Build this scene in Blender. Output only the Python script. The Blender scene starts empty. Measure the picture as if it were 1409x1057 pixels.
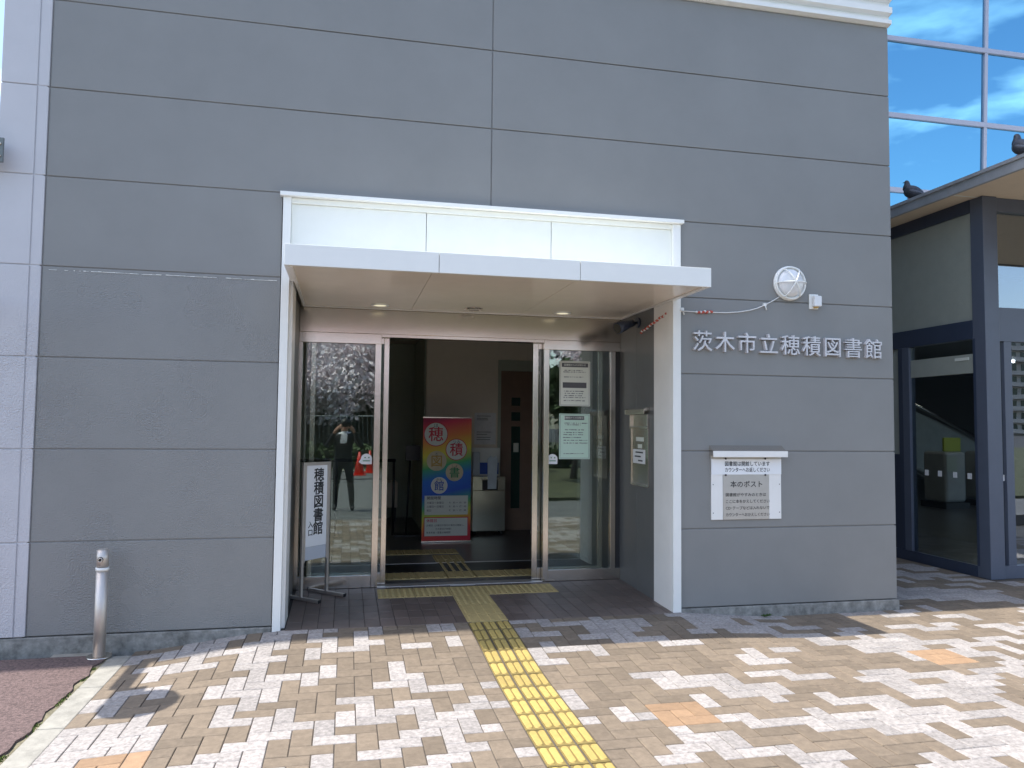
import bpy, bmesh, math, random
from mathutils import Vector, Matrix, Euler, noise as mnoise
random.seed(7)
R = math.radians
scene = bpy.context.scene
C = scene.collection

# ------------------------------------------------------------------ camera
cam_d = bpy.data.cameras.new('camera'); cam = bpy.data.objects.new('camera', cam_d); C.objects.link(cam)
yaw, pitch, roll = R(12.262), R(3.113), R(0.585)
fw = Vector((math.sin(yaw)*math.cos(pitch), math.cos(yaw)*math.cos(pitch), math.sin(pitch)))
rt = Vector((math.cos(yaw), -math.sin(yaw), 0)); up = rt.cross(fw)
r2 = rt*math.cos(roll)+up*math.sin(roll); u2 = -rt*math.sin(roll)+up*math.cos(roll)
m = Matrix((r2, u2, -fw)).transposed().to_4x4(); m.translation = (0, -5.493, 1.384)
cam.matrix_world = m
cam_d.sensor_width = 36; cam_d.lens = 36*1047.2/1409
cam_d.clip_start = 0.02; cam_d.clip_end = 1500
scene.camera = cam

# ------------------------------------------------------------------ world, sun, exposure
SUN = Vector((-0.53, 0.009, 1.0)).normalized()
el = math.asin(SUN.z)
w = bpy.data.worlds.new('World'); scene.world = w; w.use_nodes = True
nt = w.node_tree; nt.nodes.clear(); N = nt.nodes.new; L = nt.links.new
out = N('ShaderNodeOutputWorld'); bg = N('ShaderNodeBackground'); sky = N('ShaderNodeTexSky')
sky.sky_type = 'NISHITA'; sky.sun_disc = False; sky.sun_elevation = el; sky.sun_rotation = R(-90)
sky.air_density = 1.0; sky.dust_density = 1.4; sky.ozone_density = 1.0
tc = N('ShaderNodeTexCoord'); mp = N('ShaderNodeMapping'); mp.inputs['Scale'].default_value = (1, 1, 3.6)
ns = N('ShaderNodeTexNoise'); ns.inputs['Scale'].default_value = 3.1; ns.inputs['Detail'].default_value = 9; ns.inputs['Roughness'].default_value = .55
rp = N('ShaderNodeValToRGB'); rp.color_ramp.elements[0].position = .52; rp.color_ramp.elements[1].position = .68
sp = N('ShaderNodeSeparateXYZ'); rz = N('ShaderNodeValToRGB')
e = rz.color_ramp.elements; e[0].position = -0.0; e[0].color = (.75,)*3+(1,); e[1].position = .55; e[1].color = (.12,)*3+(1,)
e2 = e.new(.30); e2.color = (.85,)*3+(1,)
e3 = e.new(.42); e3.color = (.3,)*3+(1,)
mu = N('ShaderNodeMath'); mu.operation = 'MULTIPLY'
mx = N('ShaderNodeMixRGB'); mx.inputs[2].default_value = (9.6, 9.9, 10.2, 1)
L(tc.outputs['Generated'], mp.inputs[0]); L(mp.outputs[0], ns.inputs['Vector']); L(ns.outputs[0], rp.inputs[0])
L(tc.outputs['Generated'], sp.inputs[0]); L(sp.outputs['Z'], rz.inputs[0])
L(rp.outputs[0], mu.inputs[0]); L(rz.outputs[0], mu.inputs[1]); L(mu.outputs[0], mx.inputs[0])
L(sky.outputs[0], mx.inputs[1]); L(mx.outputs[0], bg.inputs[0]); L(bg.outputs[0], out.inputs[0])
bg.inputs[1].default_value = 0.15
sd = bpy.data.lights.new('sun', 'SUN'); sd.energy = 3.05; sd.angle = R(0.53); sd.color = (1.0, .955, .89)
so = bpy.data.objects.new('sun', sd); C.objects.link(so); so.rotation_euler = (-SUN).to_track_quat('-Z', 'Y').to_euler(); so.location = (-5, 0, 12)
vs = scene.view_settings; vs.view_transform = 'Standard'; vs.look = 'None'; vs.exposure = 1.22; vs.gamma = 1; vs.use_curve_mapping = False
scene.cycles.max_bounces = 10; scene.cycles.transparent_max_bounces = 16; scene.cycles.glossy_bounces = 5

# ------------------------------------------------------------------ materials
def mat(name, col, rough=.6, metal=0, var=.12, vscale=6, bump=0, bscale=80, spec=.5, attr=False, dirt=0, emis=0):
    m_ = bpy.data.materials.new(name); m_.use_nodes = True; t = m_.node_tree; n = t.nodes; l = t.links
    b = n['Principled BSDF']; b.inputs['Roughness'].default_value = rough; b.inputs['Metallic'].default_value = metal
    b.inputs['Specular IOR Level'].default_value = spec
    tc = n.new('ShaderNodeTexCoord'); ge = n.new('ShaderNodeNewGeometry')
    no = n.new('ShaderNodeTexNoise'); no.inputs['Scale'].default_value = vscale; no.inputs['Detail'].default_value = 6; no.inputs['Roughness'].default_value = .65
    l.new(ge.outputs['Position'], no.inputs['Vector'])
    mr = n.new('ShaderNodeMapRange'); mr.inputs[3].default_value = 1-var; mr.inputs[4].default_value = 1+var; mr.inputs[1].default_value = .3; mr.inputs[2].default_value = .7
    l.new(no.outputs[0], mr.inputs[0])
    mx = n.new('ShaderNodeMixRGB'); mx.blend_type = 'MULTIPLY'; mx.inputs[0].default_value = 1; mx.inputs[1].default_value = (*col, 1)
    l.new(mr.outputs[0], mx.inputs[2]); last = mx.outputs[0]
    if attr:
        at = n.new('ShaderNodeAttribute'); at.attribute_name = 'tone'
        m2 = n.new('ShaderNodeMixRGB'); m2.blend_type = 'MULTIPLY'; m2.inputs[0].default_value = 1
        l.new(last, m2.inputs[1]); l.new(at.outputs['Color'], m2.inputs[2]); last = m2.outputs[0]
    if dirt:
        n3 = n.new('ShaderNodeTexNoise'); n3.inputs['Scale'].default_value = 2.3; n3.inputs['Detail'].default_value = 9; n3.inputs['Roughness'].default_value = .75
        l.new(ge.outputs['Position'], n3.inputs['Vector'])
        r3 = n.new('ShaderNodeMapRange'); r3.inputs[1].default_value = .52; r3.inputs[2].default_value = .75; r3.inputs[3].default_value = 0; r3.inputs[4].default_value = dirt
        l.new(n3.outputs[0], r3.inputs[0])
        m3 = n.new('ShaderNodeMixRGB'); m3.inputs[2].default_value = (.06, .055, .045, 1); l.new(r3.outputs[0], m3.inputs[0]); l.new(last, m3.inputs[1]); last = m3.outputs[0]
    l.new(last, b.inputs['Base Color'])
    if bump:
        nb = n.new('ShaderNodeTexNoise'); nb.inputs['Scale'].default_value = bscale; nb.inputs['Detail'].default_value = 4
        l.new(ge.outputs['Position'], nb.inputs['Vector'])
        bp = n.new('ShaderNodeBump'); bp.inputs['Strength'].default_value = bump; bp.inputs['Distance'].default_value = .004
        l.new(nb.outputs[0], bp.inputs['Height']); l.new(bp.outputs[0], b.inputs['Normal'])
    if emis:
        b.inputs['Emission Color'].default_value = (*col, 1); b.inputs['Emission Strength'].default_value = emis
    return m_

def wall_paint(name, col):
    """smooth paint above the 2.4 m joint, coarse glossy stucco coat below it"""
    m_ = mat(name, col, .5, var=.06, vscale=1.4); t = m_.node_tree; n = t.nodes; l = t.links; b = n['Principled BSDF']
    ge = n.new('ShaderNodeNewGeometry'); s = n.new('ShaderNodeSeparateXYZ'); l.new(ge.outputs['Position'], s.inputs[0])
    lt = n.new('ShaderNodeMath'); lt.operation = 'LESS_THAN'; lt.inputs[1].default_value = 2.385; l.new(s.outputs['Z'], lt.inputs[0])
    nb = n.new('ShaderNodeTexNoise'); nb.inputs['Scale'].default_value = 105; nb.inputs['Detail'].default_value = 1; nb.inputs['Roughness'].default_value = .6
    l.new(ge.outputs['Position'], nb.inputs['Vector'])
    nz = n.new('ShaderNodeTexNoise'); nz.inputs['Scale'].default_value = 1.7; nz.inputs['Detail'].default_value = 3; l.new(ge.outputs['Position'], nz.inputs['Vector'])
    r = n.new('ShaderNodeMapRange'); r.inputs[1].default_value = .42; r.inputs[2].default_value = .62; r.inputs[3].default_value = .25; r.inputs[4].default_value = 1.0; l.new(nz.outputs[0], r.inputs[0])
    lx = n.new('ShaderNodeMath'); lx.operation = 'LESS_THAN'; lx.inputs[1].default_value = 0.5; l.new(s.outputs['X'], lx.inputs[0])
    m0 = n.new('ShaderNodeMath'); m0.operation = 'MULTIPLY'; l.new(lt.outputs[0], m0.inputs[0]); l.new(lx.outputs[0], m0.inputs[1])
    mu = n.new('ShaderNodeMath'); mu.operation = 'MULTIPLY'; l.new(m0.outputs[0], mu.inputs[0]); l.new(r.outputs[0], mu.inputs[1])
    ad = n.new('ShaderNodeMath'); ad.operation = 'ADD'; ad.inputs[1].default_value = .03; l.new(mu.outputs[0], ad.inputs[0])
    bp = n.new('ShaderNodeBump'); bp.inputs['Distance'].default_value = .008; l.new(ad.outputs[0], bp.inputs['Strength']); l.new(nb.outputs[0], bp.inputs['Height']); l.new(bp.outputs[0], b.inputs['Normal'])
    rr = n.new('ShaderNodeMapRange'); rr.inputs[3].default_value = .55; rr.inputs[4].default_value = .2; l.new(mu.outputs[0], rr.inputs[0]); l.new(rr.outputs[0], b.inputs['Roughness'])
    return m_

def glass(name, tint, refl, minr=.0, rough=0.0, trans=(1, 1, 1)):
    m_ = bpy.data.materials.new(name); m_.use_nodes = True; t = m_.node_tree; n = t.nodes; l = t.links; n.clear()
    o = n.new('ShaderNodeOutputMaterial'); mi = n.new('ShaderNodeMixShader'); g = n.new('ShaderNodeBsdfGlossy'); tr = n.new('ShaderNodeBsdfTransparent')
    fr = n.new('ShaderNodeFresnel'); gb = n.new('ShaderNodeNewGeometry'); ir = n.new('ShaderNodeMapRange'); ir.inputs[3].default_value = 1.5; ir.inputs[4].default_value = 1/1.5
    l.new(gb.outputs['Backfacing'], ir.inputs[0]); l.new(ir.outputs[0], fr.inputs[0])
    mm = n.new('ShaderNodeMath'); mm.operation = 'MULTIPLY_ADD'; mm.inputs[1].default_value = refl; mm.inputs[2].default_value = minr; mm.use_clamp = True
    g.inputs[0].default_value = (*tint, 1); g.inputs[1].default_value = rough; tr.inputs[0].default_value = (*trans, 1)
    l.new(fr.outputs[0], mm.inputs[0]); l.new(mm.outputs[0], mi.inputs[0]); l.new(tr.outputs[0], mi.inputs[1]); l.new(g.outputs[0], mi.inputs[2]); l.new(mi.outputs[0], o.inputs[0])
    # slight waviness of real panes
    nb = n.new('ShaderNodeTexNoise'); nb.inputs['Scale'].default_value = 1.3; ge = n.new('ShaderNodeNewGeometry'); l.new(ge.outputs['Position'], nb.inputs['Vector'])
    bp = n.new('ShaderNodeBump'); bp.inputs['Strength'].default_value = .12; bp.inputs['Distance'].default_value = .01; l.new(nb.outputs[0], bp.inputs['Height']); l.new(bp.outputs[0], g.inputs['Normal'])
    return m_

M = {}
M['gray'] = wall_paint('gray wall paint', (.236, .236, .228))
M['lilac'] = wall_paint('pale lilac wall paint', (.53, .525, .545))
M['sealant'] = mat('joint sealant', (.27, .26, .25), .7)
M['concrete'] = mat('plinth concrete', (.25, .245, .225), .9, var=.45, vscale=14, bump=.8, bscale=60, dirt=1)
M['kerbstone'] = mat('kerb concrete', (.31, .295, .255), .9, var=.2, vscale=12, bump=.4, bscale=90, dirt=.35)
M['white'] = mat('white painted metal', (.84, .84, .80), .35, var=.02)
M['offwhite'] = mat('off white enamel panel', (.82, .83, .77), .3, var=.02)
M['alu'] = mat('pale aluminium sheet', (.86, .84, .80), .30, var=.03)
M['soffit'] = mat('glossy soffit sheet', (.90, .80, .68), .2, metal=0, var=.03, spec=.7)
M['steel'] = mat('stainless steel', (.72, .66, .59), .2, metal=1, var=.05, vscale=2)
M['postmetal'] = mat('brushed post steel', (.62, .57, .52), .5, metal=.8, var=.08, vscale=5)
M['steeldull'] = mat('brushed stainless plate', (.60, .58, .55), .42, metal=.75, var=.06)
M['black'] = mat('black', (.012, .012, .014), .4)
M['darkframe'] = mat('dark gasket', (.03, .03, .032), .5)
M['recess'] = mat('recess side panel', (.135, .137, .135), .42, metal=.1, var=.04)
M['navy'] = mat('dark blue painted steel', (.036, .05, .085), .38, var=.05, spec=.6)
M['navylight'] = mat('slate painted steel', (.10, .118, .16), .36, var=.05, spec=.6)
M['olive'] = mat('gray green infill board', (.36, .38, .33), .5, var=.06)
M['beige'] = mat('beige soffit board', (.80, .67, .50), .6, var=.04)
M['fascia'] = mat('roof edge aluminium', (.40, .41, .43), .45, metal=.2, var=.1, dirt=.25)
M['mullion'] = mat('silver mullion', (.42, .41, .46), .35, metal=.3, var=.04)
M['tile'] = mat('entrance floor tile', (.13, .10, .085), .5, var=.14, vscale=9, bump=.15, attr=True)
M['grout'] = mat('grout', (.055, .05, .045), .95)
M['mortar'] = mat('paving joint sand', (.10, .085, .07), .95, var=.2, vscale=40)
M['brown'] = mat('brown paver', (.185, .145, .104), .88, var=.2, vscale=28, bump=.5, bscale=160, attr=True, dirt=.12)
M['pale'] = mat('pale paver', (.325, .298, .278), .88, var=.36, vscale=48, bump=.5, bscale=160, attr=True, dirt=.15)
M['orange'] = mat('orange paver', (.32, .205, .12), .88, var=.14, vscale=28, bump=.5, bscale=160, attr=True, dirt=.1)
M['yellow'] = mat('yellow tactile paver', (.42, .31, .095), .75, var=.12, vscale=30, bump=.3, bscale=120, attr=True, dirt=.3)
M['yellowtile'] = mat('ochre tactile tile', (.46, .35, .15), .6, var=.1, vscale=20, dirt=.25)
M['asphalt'] = mat('grey asphalt', (.055, .055, .055), .95, var=.3, vscale=60, bump=.6, bscale=120)
M['road'] = mat('worn grey road', (.13, .13, .125), .95, var=.2, vscale=3, bump=.5, bscale=120)
M['redasphalt'] = mat('reddish asphalt', (.125, .085, .078), .95, var=.6, vscale=70, bump=1, bscale=130)
M['moss'] = mat('moss and weeds', (.10, .14, .03), .9, var=.4, vscale=40)
M['mossysoil'] = mat('mossy soil', (.19, .17, .11), .95, var=.5, vscale=30)
M['grass'] = mat('rough grass', (.065, .07, .03), .95, var=.5, vscale=5)
M['intwall'] = mat('interior beige wall', (.80, .72, .60), .7, var=.03)
M['intdark'] = mat('interior grey green wall', (.42, .45, .37), .7, var=.05)
M['intfloor'] = mat('interior dark tile', (.08, .078, .08), .35, var=.15)
M['wood'] = mat('brown wood door', (.22, .14, .10), .5, var=.1)
M['greenglass'] = mat('dark green glass', (.008, .035, .028), .12)
M['paper'] = mat('paper', (.72, .74, .66), .6, var=.01)
M['papergreen'] = mat('pale green paper', (.56, .74, .62), .6, var=.01)
M['printgray'] = mat('print grey', (.10, .10, .11), .6)
M['print'] = mat('print black', (.02, .02, .022), .5)
M['signwhite'] = mat('white sign board', (.86, .87, .88), .5, var=.02)
M['signgray'] = mat('grey lower sign strip', (.55, .58, .63), .5, var=.02)
M['red'] = mat('red print', (.6, .03, .05), .5)
M['ochreprint'] = mat('ochre print', (.5, .3, .06), .5)
M['greenprint'] = mat('green print', (.06, .25, .10), .5)
M['blueprint'] = mat('blue print', (.03, .10, .45), .5)
M['cream'] = mat('cream disc', (.62, .54, .36), .6)
M['machine'] = mat('gate machine grey', (.42, .42, .40), .4)
M['yellowbox'] = mat('yellow green display', (.40, .45, .04), .5)
M['redplastic'] = mat('red plastic', (.75, .04, .02), .4)
M['lamp_lens'] = mat('cream lamp diffuser', (.85, .78, .55), .4, emis=.35)
M['concourse'] = mat('concourse dark wall', (.05, .053, .05), .6)
M['intdark2'] = mat('escalator panel', (.34, .36, .34), .4)
M['lit'] = mat('lit fill tube', (1, .95, .85), .5, emis=14)
M['globe'] = mat('opal lamp globe', (.80, .80, .80), .18, spec=.7)
M['cable'] = mat('white cable', (.7, .7, .68), .5)
M['redcable'] = mat('red wrap', (.5, .09, .06), .6)
M['pigeon'] = mat('pigeon slate feathers', (.045, .05, .065), .55, var=.5, vscale=60)
M['pigeonwing'] = mat('pigeon pale wing', (.12, .13, .16), .6, var=.5, vscale=80)
M['blossom'] = mat('cherry blossom', (.86, .76, .78), .8, var=.25, vscale=3)
M['leaf'] = mat('dark leaves', (.045, .075, .02), .7, var=.5, vscale=3)
M['bark'] = mat('bark', (.07, .055, .045), .9, var=.3, vscale=12)
M['fence'] = mat('fence steel', (.30, .31, .30), .5)
M['concretewall'] = mat('apartment wall', (.42, .40, .36), .8, var=.08)
M['darkhouse'] = mat('brown weatherboard', (.07, .06, .05), .8)
M['roof'] = mat('slate roof', (.08, .08, .09), .7)
M['fencedark'] = mat('galvanised bracket', (.16, .18, .18), .5, metal=.3)
M['suit'] = mat('black suit cloth', (.012, .012, .015), .75)
M['skin'] = mat('skin', (.50, .28, .19), .5)
M['hair'] = mat('black hair', (.012, .01, .009), .5)
M['shirt'] = mat('white shirt', (.8, .8, .8), .6)
M['bag'] = mat('clear plastic bag', (.62, .68, .72), .25)
M['weed'] = mat('weed leaf', (.08, .16, .03), .7)
M['glass'] = glass('door glass', (.92, .98, .95), 1.5, .045, trans=(.84, .88, .86))
M['vglass'] = glass('vestibule glass', (.85, .92, 1), 1.2, .02, trans=(.62, .68, .70))
M['vglassf'] = glass('vestibule front glass', (.9, .95, 1), 1.9, .22, trans=(.5, .55, .6))
mg = bpy.data.materials.new('blue mirror glass'); mg.use_nodes = True; M['mirror'] = mg
b = mg.node_tree.nodes['Principled BSDF']; b.inputs['Metallic'].default_value = 1; b.inputs['Roughness'].default_value = .015; b.inputs['Base Color'].default_value = (.17, .40, .56, 1)
_n = mg.node_tree.nodes; _g = _n.new('ShaderNodeNewGeometry'); _t = _n.new('ShaderNodeTexNoise'); _t.inputs['Scale'].default_value = .7
_b = _n.new('ShaderNodeBump'); _b.inputs['Strength'].default_value = .15; _b.inputs['Distance'].default_value = .02
mg.node_tree.links.new(_g.outputs['Position'], _t.inputs['Vector']); mg.node_tree.links.new(_t.outputs[0], _b.inputs['Height']); mg.node_tree.links.new(_b.outputs[0], b.inputs['Normal'])
# banner: rainbow print by height (flat print on cloth)
bm_ = bpy.data.materials.new('rainbow banner print'); bm_.use_nodes = True; M['rainbow'] = bm_
n = bm_.node_tree.nodes; l = bm_.node_tree.links; b = n['Principled BSDF']; b.inputs['Roughness'].default_value = .6
g_ = n.new('ShaderNodeTexCoord'); s_ = n.new('ShaderNodeSeparateXYZ'); r_ = n.new('ShaderNodeValToRGB'); ad = n.new('ShaderNodeMath'); ad.operation = 'MULTIPLY_ADD'; ad.inputs[1].default_value = -.22
l.new(g_.outputs['Object'], s_.inputs[0]); l.new(s_.outputs['X'], ad.inputs[0]); l.new(s_.outputs['Z'], ad.inputs[2])
mr_ = n.new('ShaderNodeMapRange'); mr_.inputs[1].default_value = 0; mr_.inputs[2].default_value = 1.47; l.new(ad.outputs[0], mr_.inputs[0]); l.new(mr_.outputs[0], r_.inputs[0]); l.new(r_.outputs[0], b.inputs['Base Color'])
stops = [(0, (.45, .02, .04)), (.08, (.55, .05, .04)), (.15, (.6, .22, .04)), (.23, (.45, .5, .06)), (.30, (.06, .3, .12)), (.40, (.02, .09, .45)), (.52, (.02, .14, .5)), (.62, (.05, .32, .12)), (.72, (.55, .5, .05)), (.84, (.6, .2, .05)), (.96, (.55, .04, .08))]
stops = [(p_, tuple(min(.9, v_*1.35) for v_ in c_)) for p_, c_ in stops]; cr = r_.color_ramp; cr.elements[0].position = 0; cr.elements[0].color = (*stops[0][1], 1); cr.elements[1].position = 1; cr.elements[1].color = (.45, .02, .08, 1)
for p_, c_ in stops[1:]: x_ = cr.elements.new(p_); x_.color = (*c_, 1)

# ------------------------------------------------------------------ helpers
def tag(o, label=None, cat=None, group=None, kind=None):
    if label: o['label'] = label
    if cat: o['category'] = cat
    if group: o['group'] = group
    if kind: o['kind'] = kind
    return o
def empty(name, loc, label, cat, group=None, rz=0):
    o = bpy.data.objects.new(name, None); C.objects.link(o); o.location = loc; o.rotation_euler = (0, 0, rz); o.empty_display_size = .2
    return tag(o, label, cat, group)
def world_loc(p):
    v = Vector((0, 0, 0))
    while p: v += p.location; p = p.parent
    return v
def link(name, me, mt, parent=None):
    o = bpy.data.objects.new(name, me); C.objects.link(o)
    if mt is not None:
        me.materials.clear()
        for k in (mt if isinstance(mt, list) else [mt]): me.materials.append(k)
    if parent: o.parent = parent
    return o
class MB:
    """collects shapes in world coordinates (or local ones with loc=False)"""
    def __init__(s): s.v = []; s.f = []; s.mi = []; s.sm = []; s.tone = []; s.cur = 0; s.t = 1.0
    def _f(s, f, sm=False): s.f.append(f); s.mi.append(s.cur); s.sm.append(sm); s.tone.append(s.t)
    def box(s, x0, x1, y0, y1, z0, z1, bev=0):
        if bev: return s.bbox(x0, x1, y0, y1, z0, z1, bev)
        k = len(s.v); s.v += [(x, y, z) for z in (z0, z1) for y in (y0, y1) for x in (x0, x1)]
        for f in ((0, 2, 3, 1), (4, 5, 7, 6), (0, 1, 5, 4), (2, 6, 7, 3), (0, 4, 6, 2), (1, 3, 7, 5)): s._f(tuple(k+i for i in f))
        return s
    def bbox(s, x0, x1, y0, y1, z0, z1, b):
        bm = bmesh.new(); mm = Matrix.Diagonal((x1-x0, y1-y0, z1-z0, 1)); mm.translation = ((x0+x1)/2, (y0+y1)/2, (z0+z1)/2)
        bmesh.ops.create_cube(bm, size=1, matrix=mm)
        bmesh.ops.bevel(bm, geom=bm.edges[:], offset=b, segments=2, affect='EDGES', profile=.5)
        s.add_bm(bm); return s
    def add_bm(s, bm, sm=False, mtx=None):
        k = len(s.v); bm.verts.index_update()
        s.v += [tuple((mtx @ v.co) if mtx else v.co) for v in bm.verts]
        for f in bm.faces: s._f(tuple(k+v.index for v in f.verts), sm)
        bm.free()
    def quad(s, *p): k = len(s.v); s.v += list(p); s._f(tuple(range(k, k+len(p)))); return s
    def prism(s, poly, axis, a, b):
        """poly in the two other axes, extruded along axis from a to b"""
        k = len(s.v); n_ = len(poly)
        for c in (a, b):
            for p in poly:
                q = list(p); q.insert(axis, c); s.v.append(tuple(q))
        s._f(tuple(k+i for i in range(n_))[::-1]); s._f(tuple(k+n_+i for i in range(n_)))
        for i in range(n_): j = (i+1) % n_; s._f((k+i, k+j, k+n_+j, k+n_+i))
        return s
    def tube(s, pts, r, seg=10, cap=True, sm=True):
        pts = [Vector(p) for p in pts]; rs = r if isinstance(r, (list, tuple)) else [r]*len(pts); k = len(s.v)
        for i, p in enumerate(pts):
            d = (pts[min(i+1, len(pts)-1)]-pts[max(i-1, 0)]).normalized()
            a = d.orthogonal().normalized() if i == 0 else (a - d*a.dot(d)).normalized()
            b_ = d.cross(a)
            for q in range(seg):
                t = 2*math.pi*q/seg; s.v.append(tuple(p+(a*math.cos(t)+b_*math.sin(t))*rs[i]))
        for i in range(len(pts)-1):
            for q in range(seg):
                q2 = (q+1) % seg; s._f((k+i*seg+q, k+i*seg+q2, k+(i+1)*seg+q2, k+(i+1)*seg+q), sm)
        if cap: s._f(tuple(k+q for q in range(seg))[::-1]); s._f(tuple(k+(len(pts)-1)*seg+q for q in range(seg)))
        return s
    def sphere(s, c, r, seg=16, rings=10, sc=(1, 1, 1)):
        bm = bmesh.new(); bmesh.ops.create_uvsphere(bm, u_segments=seg, v_segments=rings, radius=r)
        mm = Matrix.Translation(c) @ Matrix.Diagonal((*sc, 1)); s.add_bm(bm, True, mm); return s
    def build(s, name, mt, parent=None, label=None, loc=True, tone=False, kind=None, cat=None, group=None):
        off = world_loc(parent) if (parent and loc) else Vector((0, 0, 0))
        me = bpy.data.meshes.new(name); me.from_pydata([(x-off.x, y-off.y, z-off.z) for x, y, z in s.v], [], s.f)
        me.polygons.foreach_set('use_smooth', s.sm)
        o = link(name, me, mt, parent)
        if isinstance(mt, list): me.polygons.foreach_set('material_index', s.mi)
        if tone:
            a = me.color_attributes.new('tone', 'FLOAT_COLOR', 'CORNER'); d = []
            for p, t in zip(me.polygons, s.tone):
                for _ in p.loop_indices: d += [t, t, t, 1]
            a.data.foreach_set('color', d)
        me.update()
        return tag(o, label, cat, group, kind)
def B(name, mt, parent, *bx, bev=0, **k):
    join = k.pop('join', False); o = None
    if join or k.get('kind') == 'stuff':
        q = MB()
        for b_ in bx: q.box(*b_, bev=bev)
        return q.build(name, mt, parent, **k)
    for b_ in bx: o = MB().box(*b_, bev=bev).build(name, mt, parent, **k)
    return o
def copy_tree(o, parent=None):
    c = o.copy(); C.objects.link(c); c.parent = parent
    for ch in list(o.children): copy_tree(ch, c)
    return c
_txt = {}
def text_mesh(s, size, bold=0, extrude=0, align='LEFT', spacing=1, sx=1):
    key = (s, size, bold, extrude, align, spacing, sx)
    if key in _txt: return _txt[key]
    cu = bpy.data.curves.new('t', 'FONT'); cu.body = s; cu.size = size; cu.extrude = extrude; cu.align_x = align; cu.align_y = 'CENTER'
    cu.space_character = spacing; cu.resolution_u = 2
    o = bpy.data.objects.new('t', cu); C.objects.link(o); bpy.context.view_layer.update()
    me = bpy.data.meshes.new_from_object(o.evaluated_get(bpy.context.evaluated_depsgraph_get()))
    bpy.data.objects.remove(o); bpy.data.curves.remove(cu)
    if bold and len(me.vertices):
        vs_ = [v.co.copy() for v in me.vertices]; fs = [tuple(p.vertices) for p in me.polygons]; nv = len(vs_); V = []; F = []
        for k_, (dx, dy) in enumerate(((0, 0), (1, 0), (-1, 0), (0, 1), (0, -1), (.7, .7), (-.7, .7), (.7, -.7), (-.7, -.7))):
            V += [(v.x+dx*bold*size, v.y+dy*bold*size, v.z+.00006*k_) for v in vs_]; F += [tuple(i+nv*k_ for i in f) for f in fs]
        me = bpy.data.meshes.new('t'); me.from_pydata(V, [], F)
    if sx != 1:
        for v in me.vertices: v.co.x *= sx
    _txt[key] = me; return me
def text(name, s, size, loc, mt, parent, rot=(R(90), 0, 0), bold=0, extrude=0, align='CENTER', spacing=1, fit=None, label=None):
    """loc in world coordinates of an unrotated parent, or local if the parent is rotated"""
    me = text_mesh(s, size, bold, extrude, align, spacing)
    if fit:
        xs = [v.co.x for v in me.vertices]
        if xs: me = text_mesh(s, size, bold, extrude, align, spacing, fit/(max(xs)-min(xs)))
    o = link(name, me, mt, parent); o.rotation_euler = rot
    o.location = Vector(loc)-(world_loc(parent) if parent and parent.rotation_euler.z == 0 and not (parent.parent and parent.parent.rotation_euler.z) else Vector((0, 0, 0)))
    if label: o['label'] = label
    return o
def sst(a, b, x): t = max(0, min(1, (x-a)/(b-a))); return t*t*(3-2*t)

# ------------------------------------------------------------------ ground levels
def gz(X, Y):
    z = -.090
    ex = sst(-1.3, -.3, X)*(1-sst(2.4, 3.4, X)); z += .062*ex*sst(-1.3, 0, Y)
    z -= .035*(1-sst(-1.5, -.6, X)); z += .012*sst(3.5, 5.5, X)*sst(-1, .5, Y)
    return z
def gnormal(X, Y):
    d = .03; return Vector((-(gz(X+d, Y)-gz(X-d, Y))/(2*d), -(gz(X, Y+d)-gz(X, Y-d))/(2*d), 1)).normalized()
q = MB(); q.quad((-400, -400, -.34), (400, -400, -.34), (400, 400, -.34), (-400, 400, -.34)); q.build('ground', M['asphalt'], kind='structure')
q = MB(); q.box(-40, 60, -17.0, -4.25, -.33, -.135); q.build('road', M['road'], kind='structure')
q = MB(); q.box(-40, 60, -17.35, -17.02, -.33, -.10); q.build('kerb_far', M['kerbstone'], kind='structure')
q = MB(); q.box(1.9, 40, -16.9, -7.0, -.3, -.07); q.box(-40, 60, -60, -17.4, -.33, -.12); q.build('grass', M['grass'], kind='structure')

# ------------------------------------------------------------------ pavement (herringbone pavers)
X0, Y0, CS = 1.58, -1.61, .1
pav = bpy.data.objects.new('pavement', None); C.objects.link(pav); tag(pav, kind='structure')
# bedding sheet under the pavers
q = MB(); nx, ny = 70, 60
def gridsheet(q, xs, ys, dz):
    k = len(q.v)
    for y in ys:
        for x in xs: q.v.append((x, y, gz(x, y)+dz))
    n_ = len(xs)
    for j in range(len(ys)-1):
        for i in range(n_-1): q._f((k+j*n_+i, k+j*n_+i+1, k+(j+1)*n_+i+1, k+(j+1)*n_+i), True)
def rng(a, b, n_): return [a+(b-a)*i/n_ for i in range(n_+1)]
gridsheet(q, rng(-1.31, 9.2, 100), rng(-4.2, .0, 50), -.0055)
gridsheet(q, rng(4.3, 9.2, 20), rng(.001, 4.2, 20), -.0055)
q.build('bedding', M['mortar'], pav)
PATH = range(-7, -4)
orange = [(0, -3), (21, 3), (-27, -4), (42, 9), (-6+48, -12)]
def inside(i, j):
    X = X0+(i+.5)*CS; Y = Y0+(j+.5)*CS
    if X < -1.31 or X > 9.1 or Y < -4.2: return False
    if Y > -.02:
        return X > 4.47 and Y < 4.1 and not (X > 6.15 and Y > .82)
    return True
bricks = []   # x0,y0,w,h,colour
omap = {}
for (oi, oj) in orange:
    for a in range(3):
        for b_ in range(3): omap[(oi+a, oj+b_)] = True
    x, y = X0+oi*CS, Y0+oj*CS
    for r_ in ((0, 2, 2, 1), (2, 1, 1, 2), (1, 0, 2, 1), (0, 0, 1, 2), (1, 1, 1, 1)):
        if oi != -7: bricks.append((x+r_[0]*CS, y+r_[1]*CS, r_[2]*CS, r_[3]*CS, 'orange'))
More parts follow.
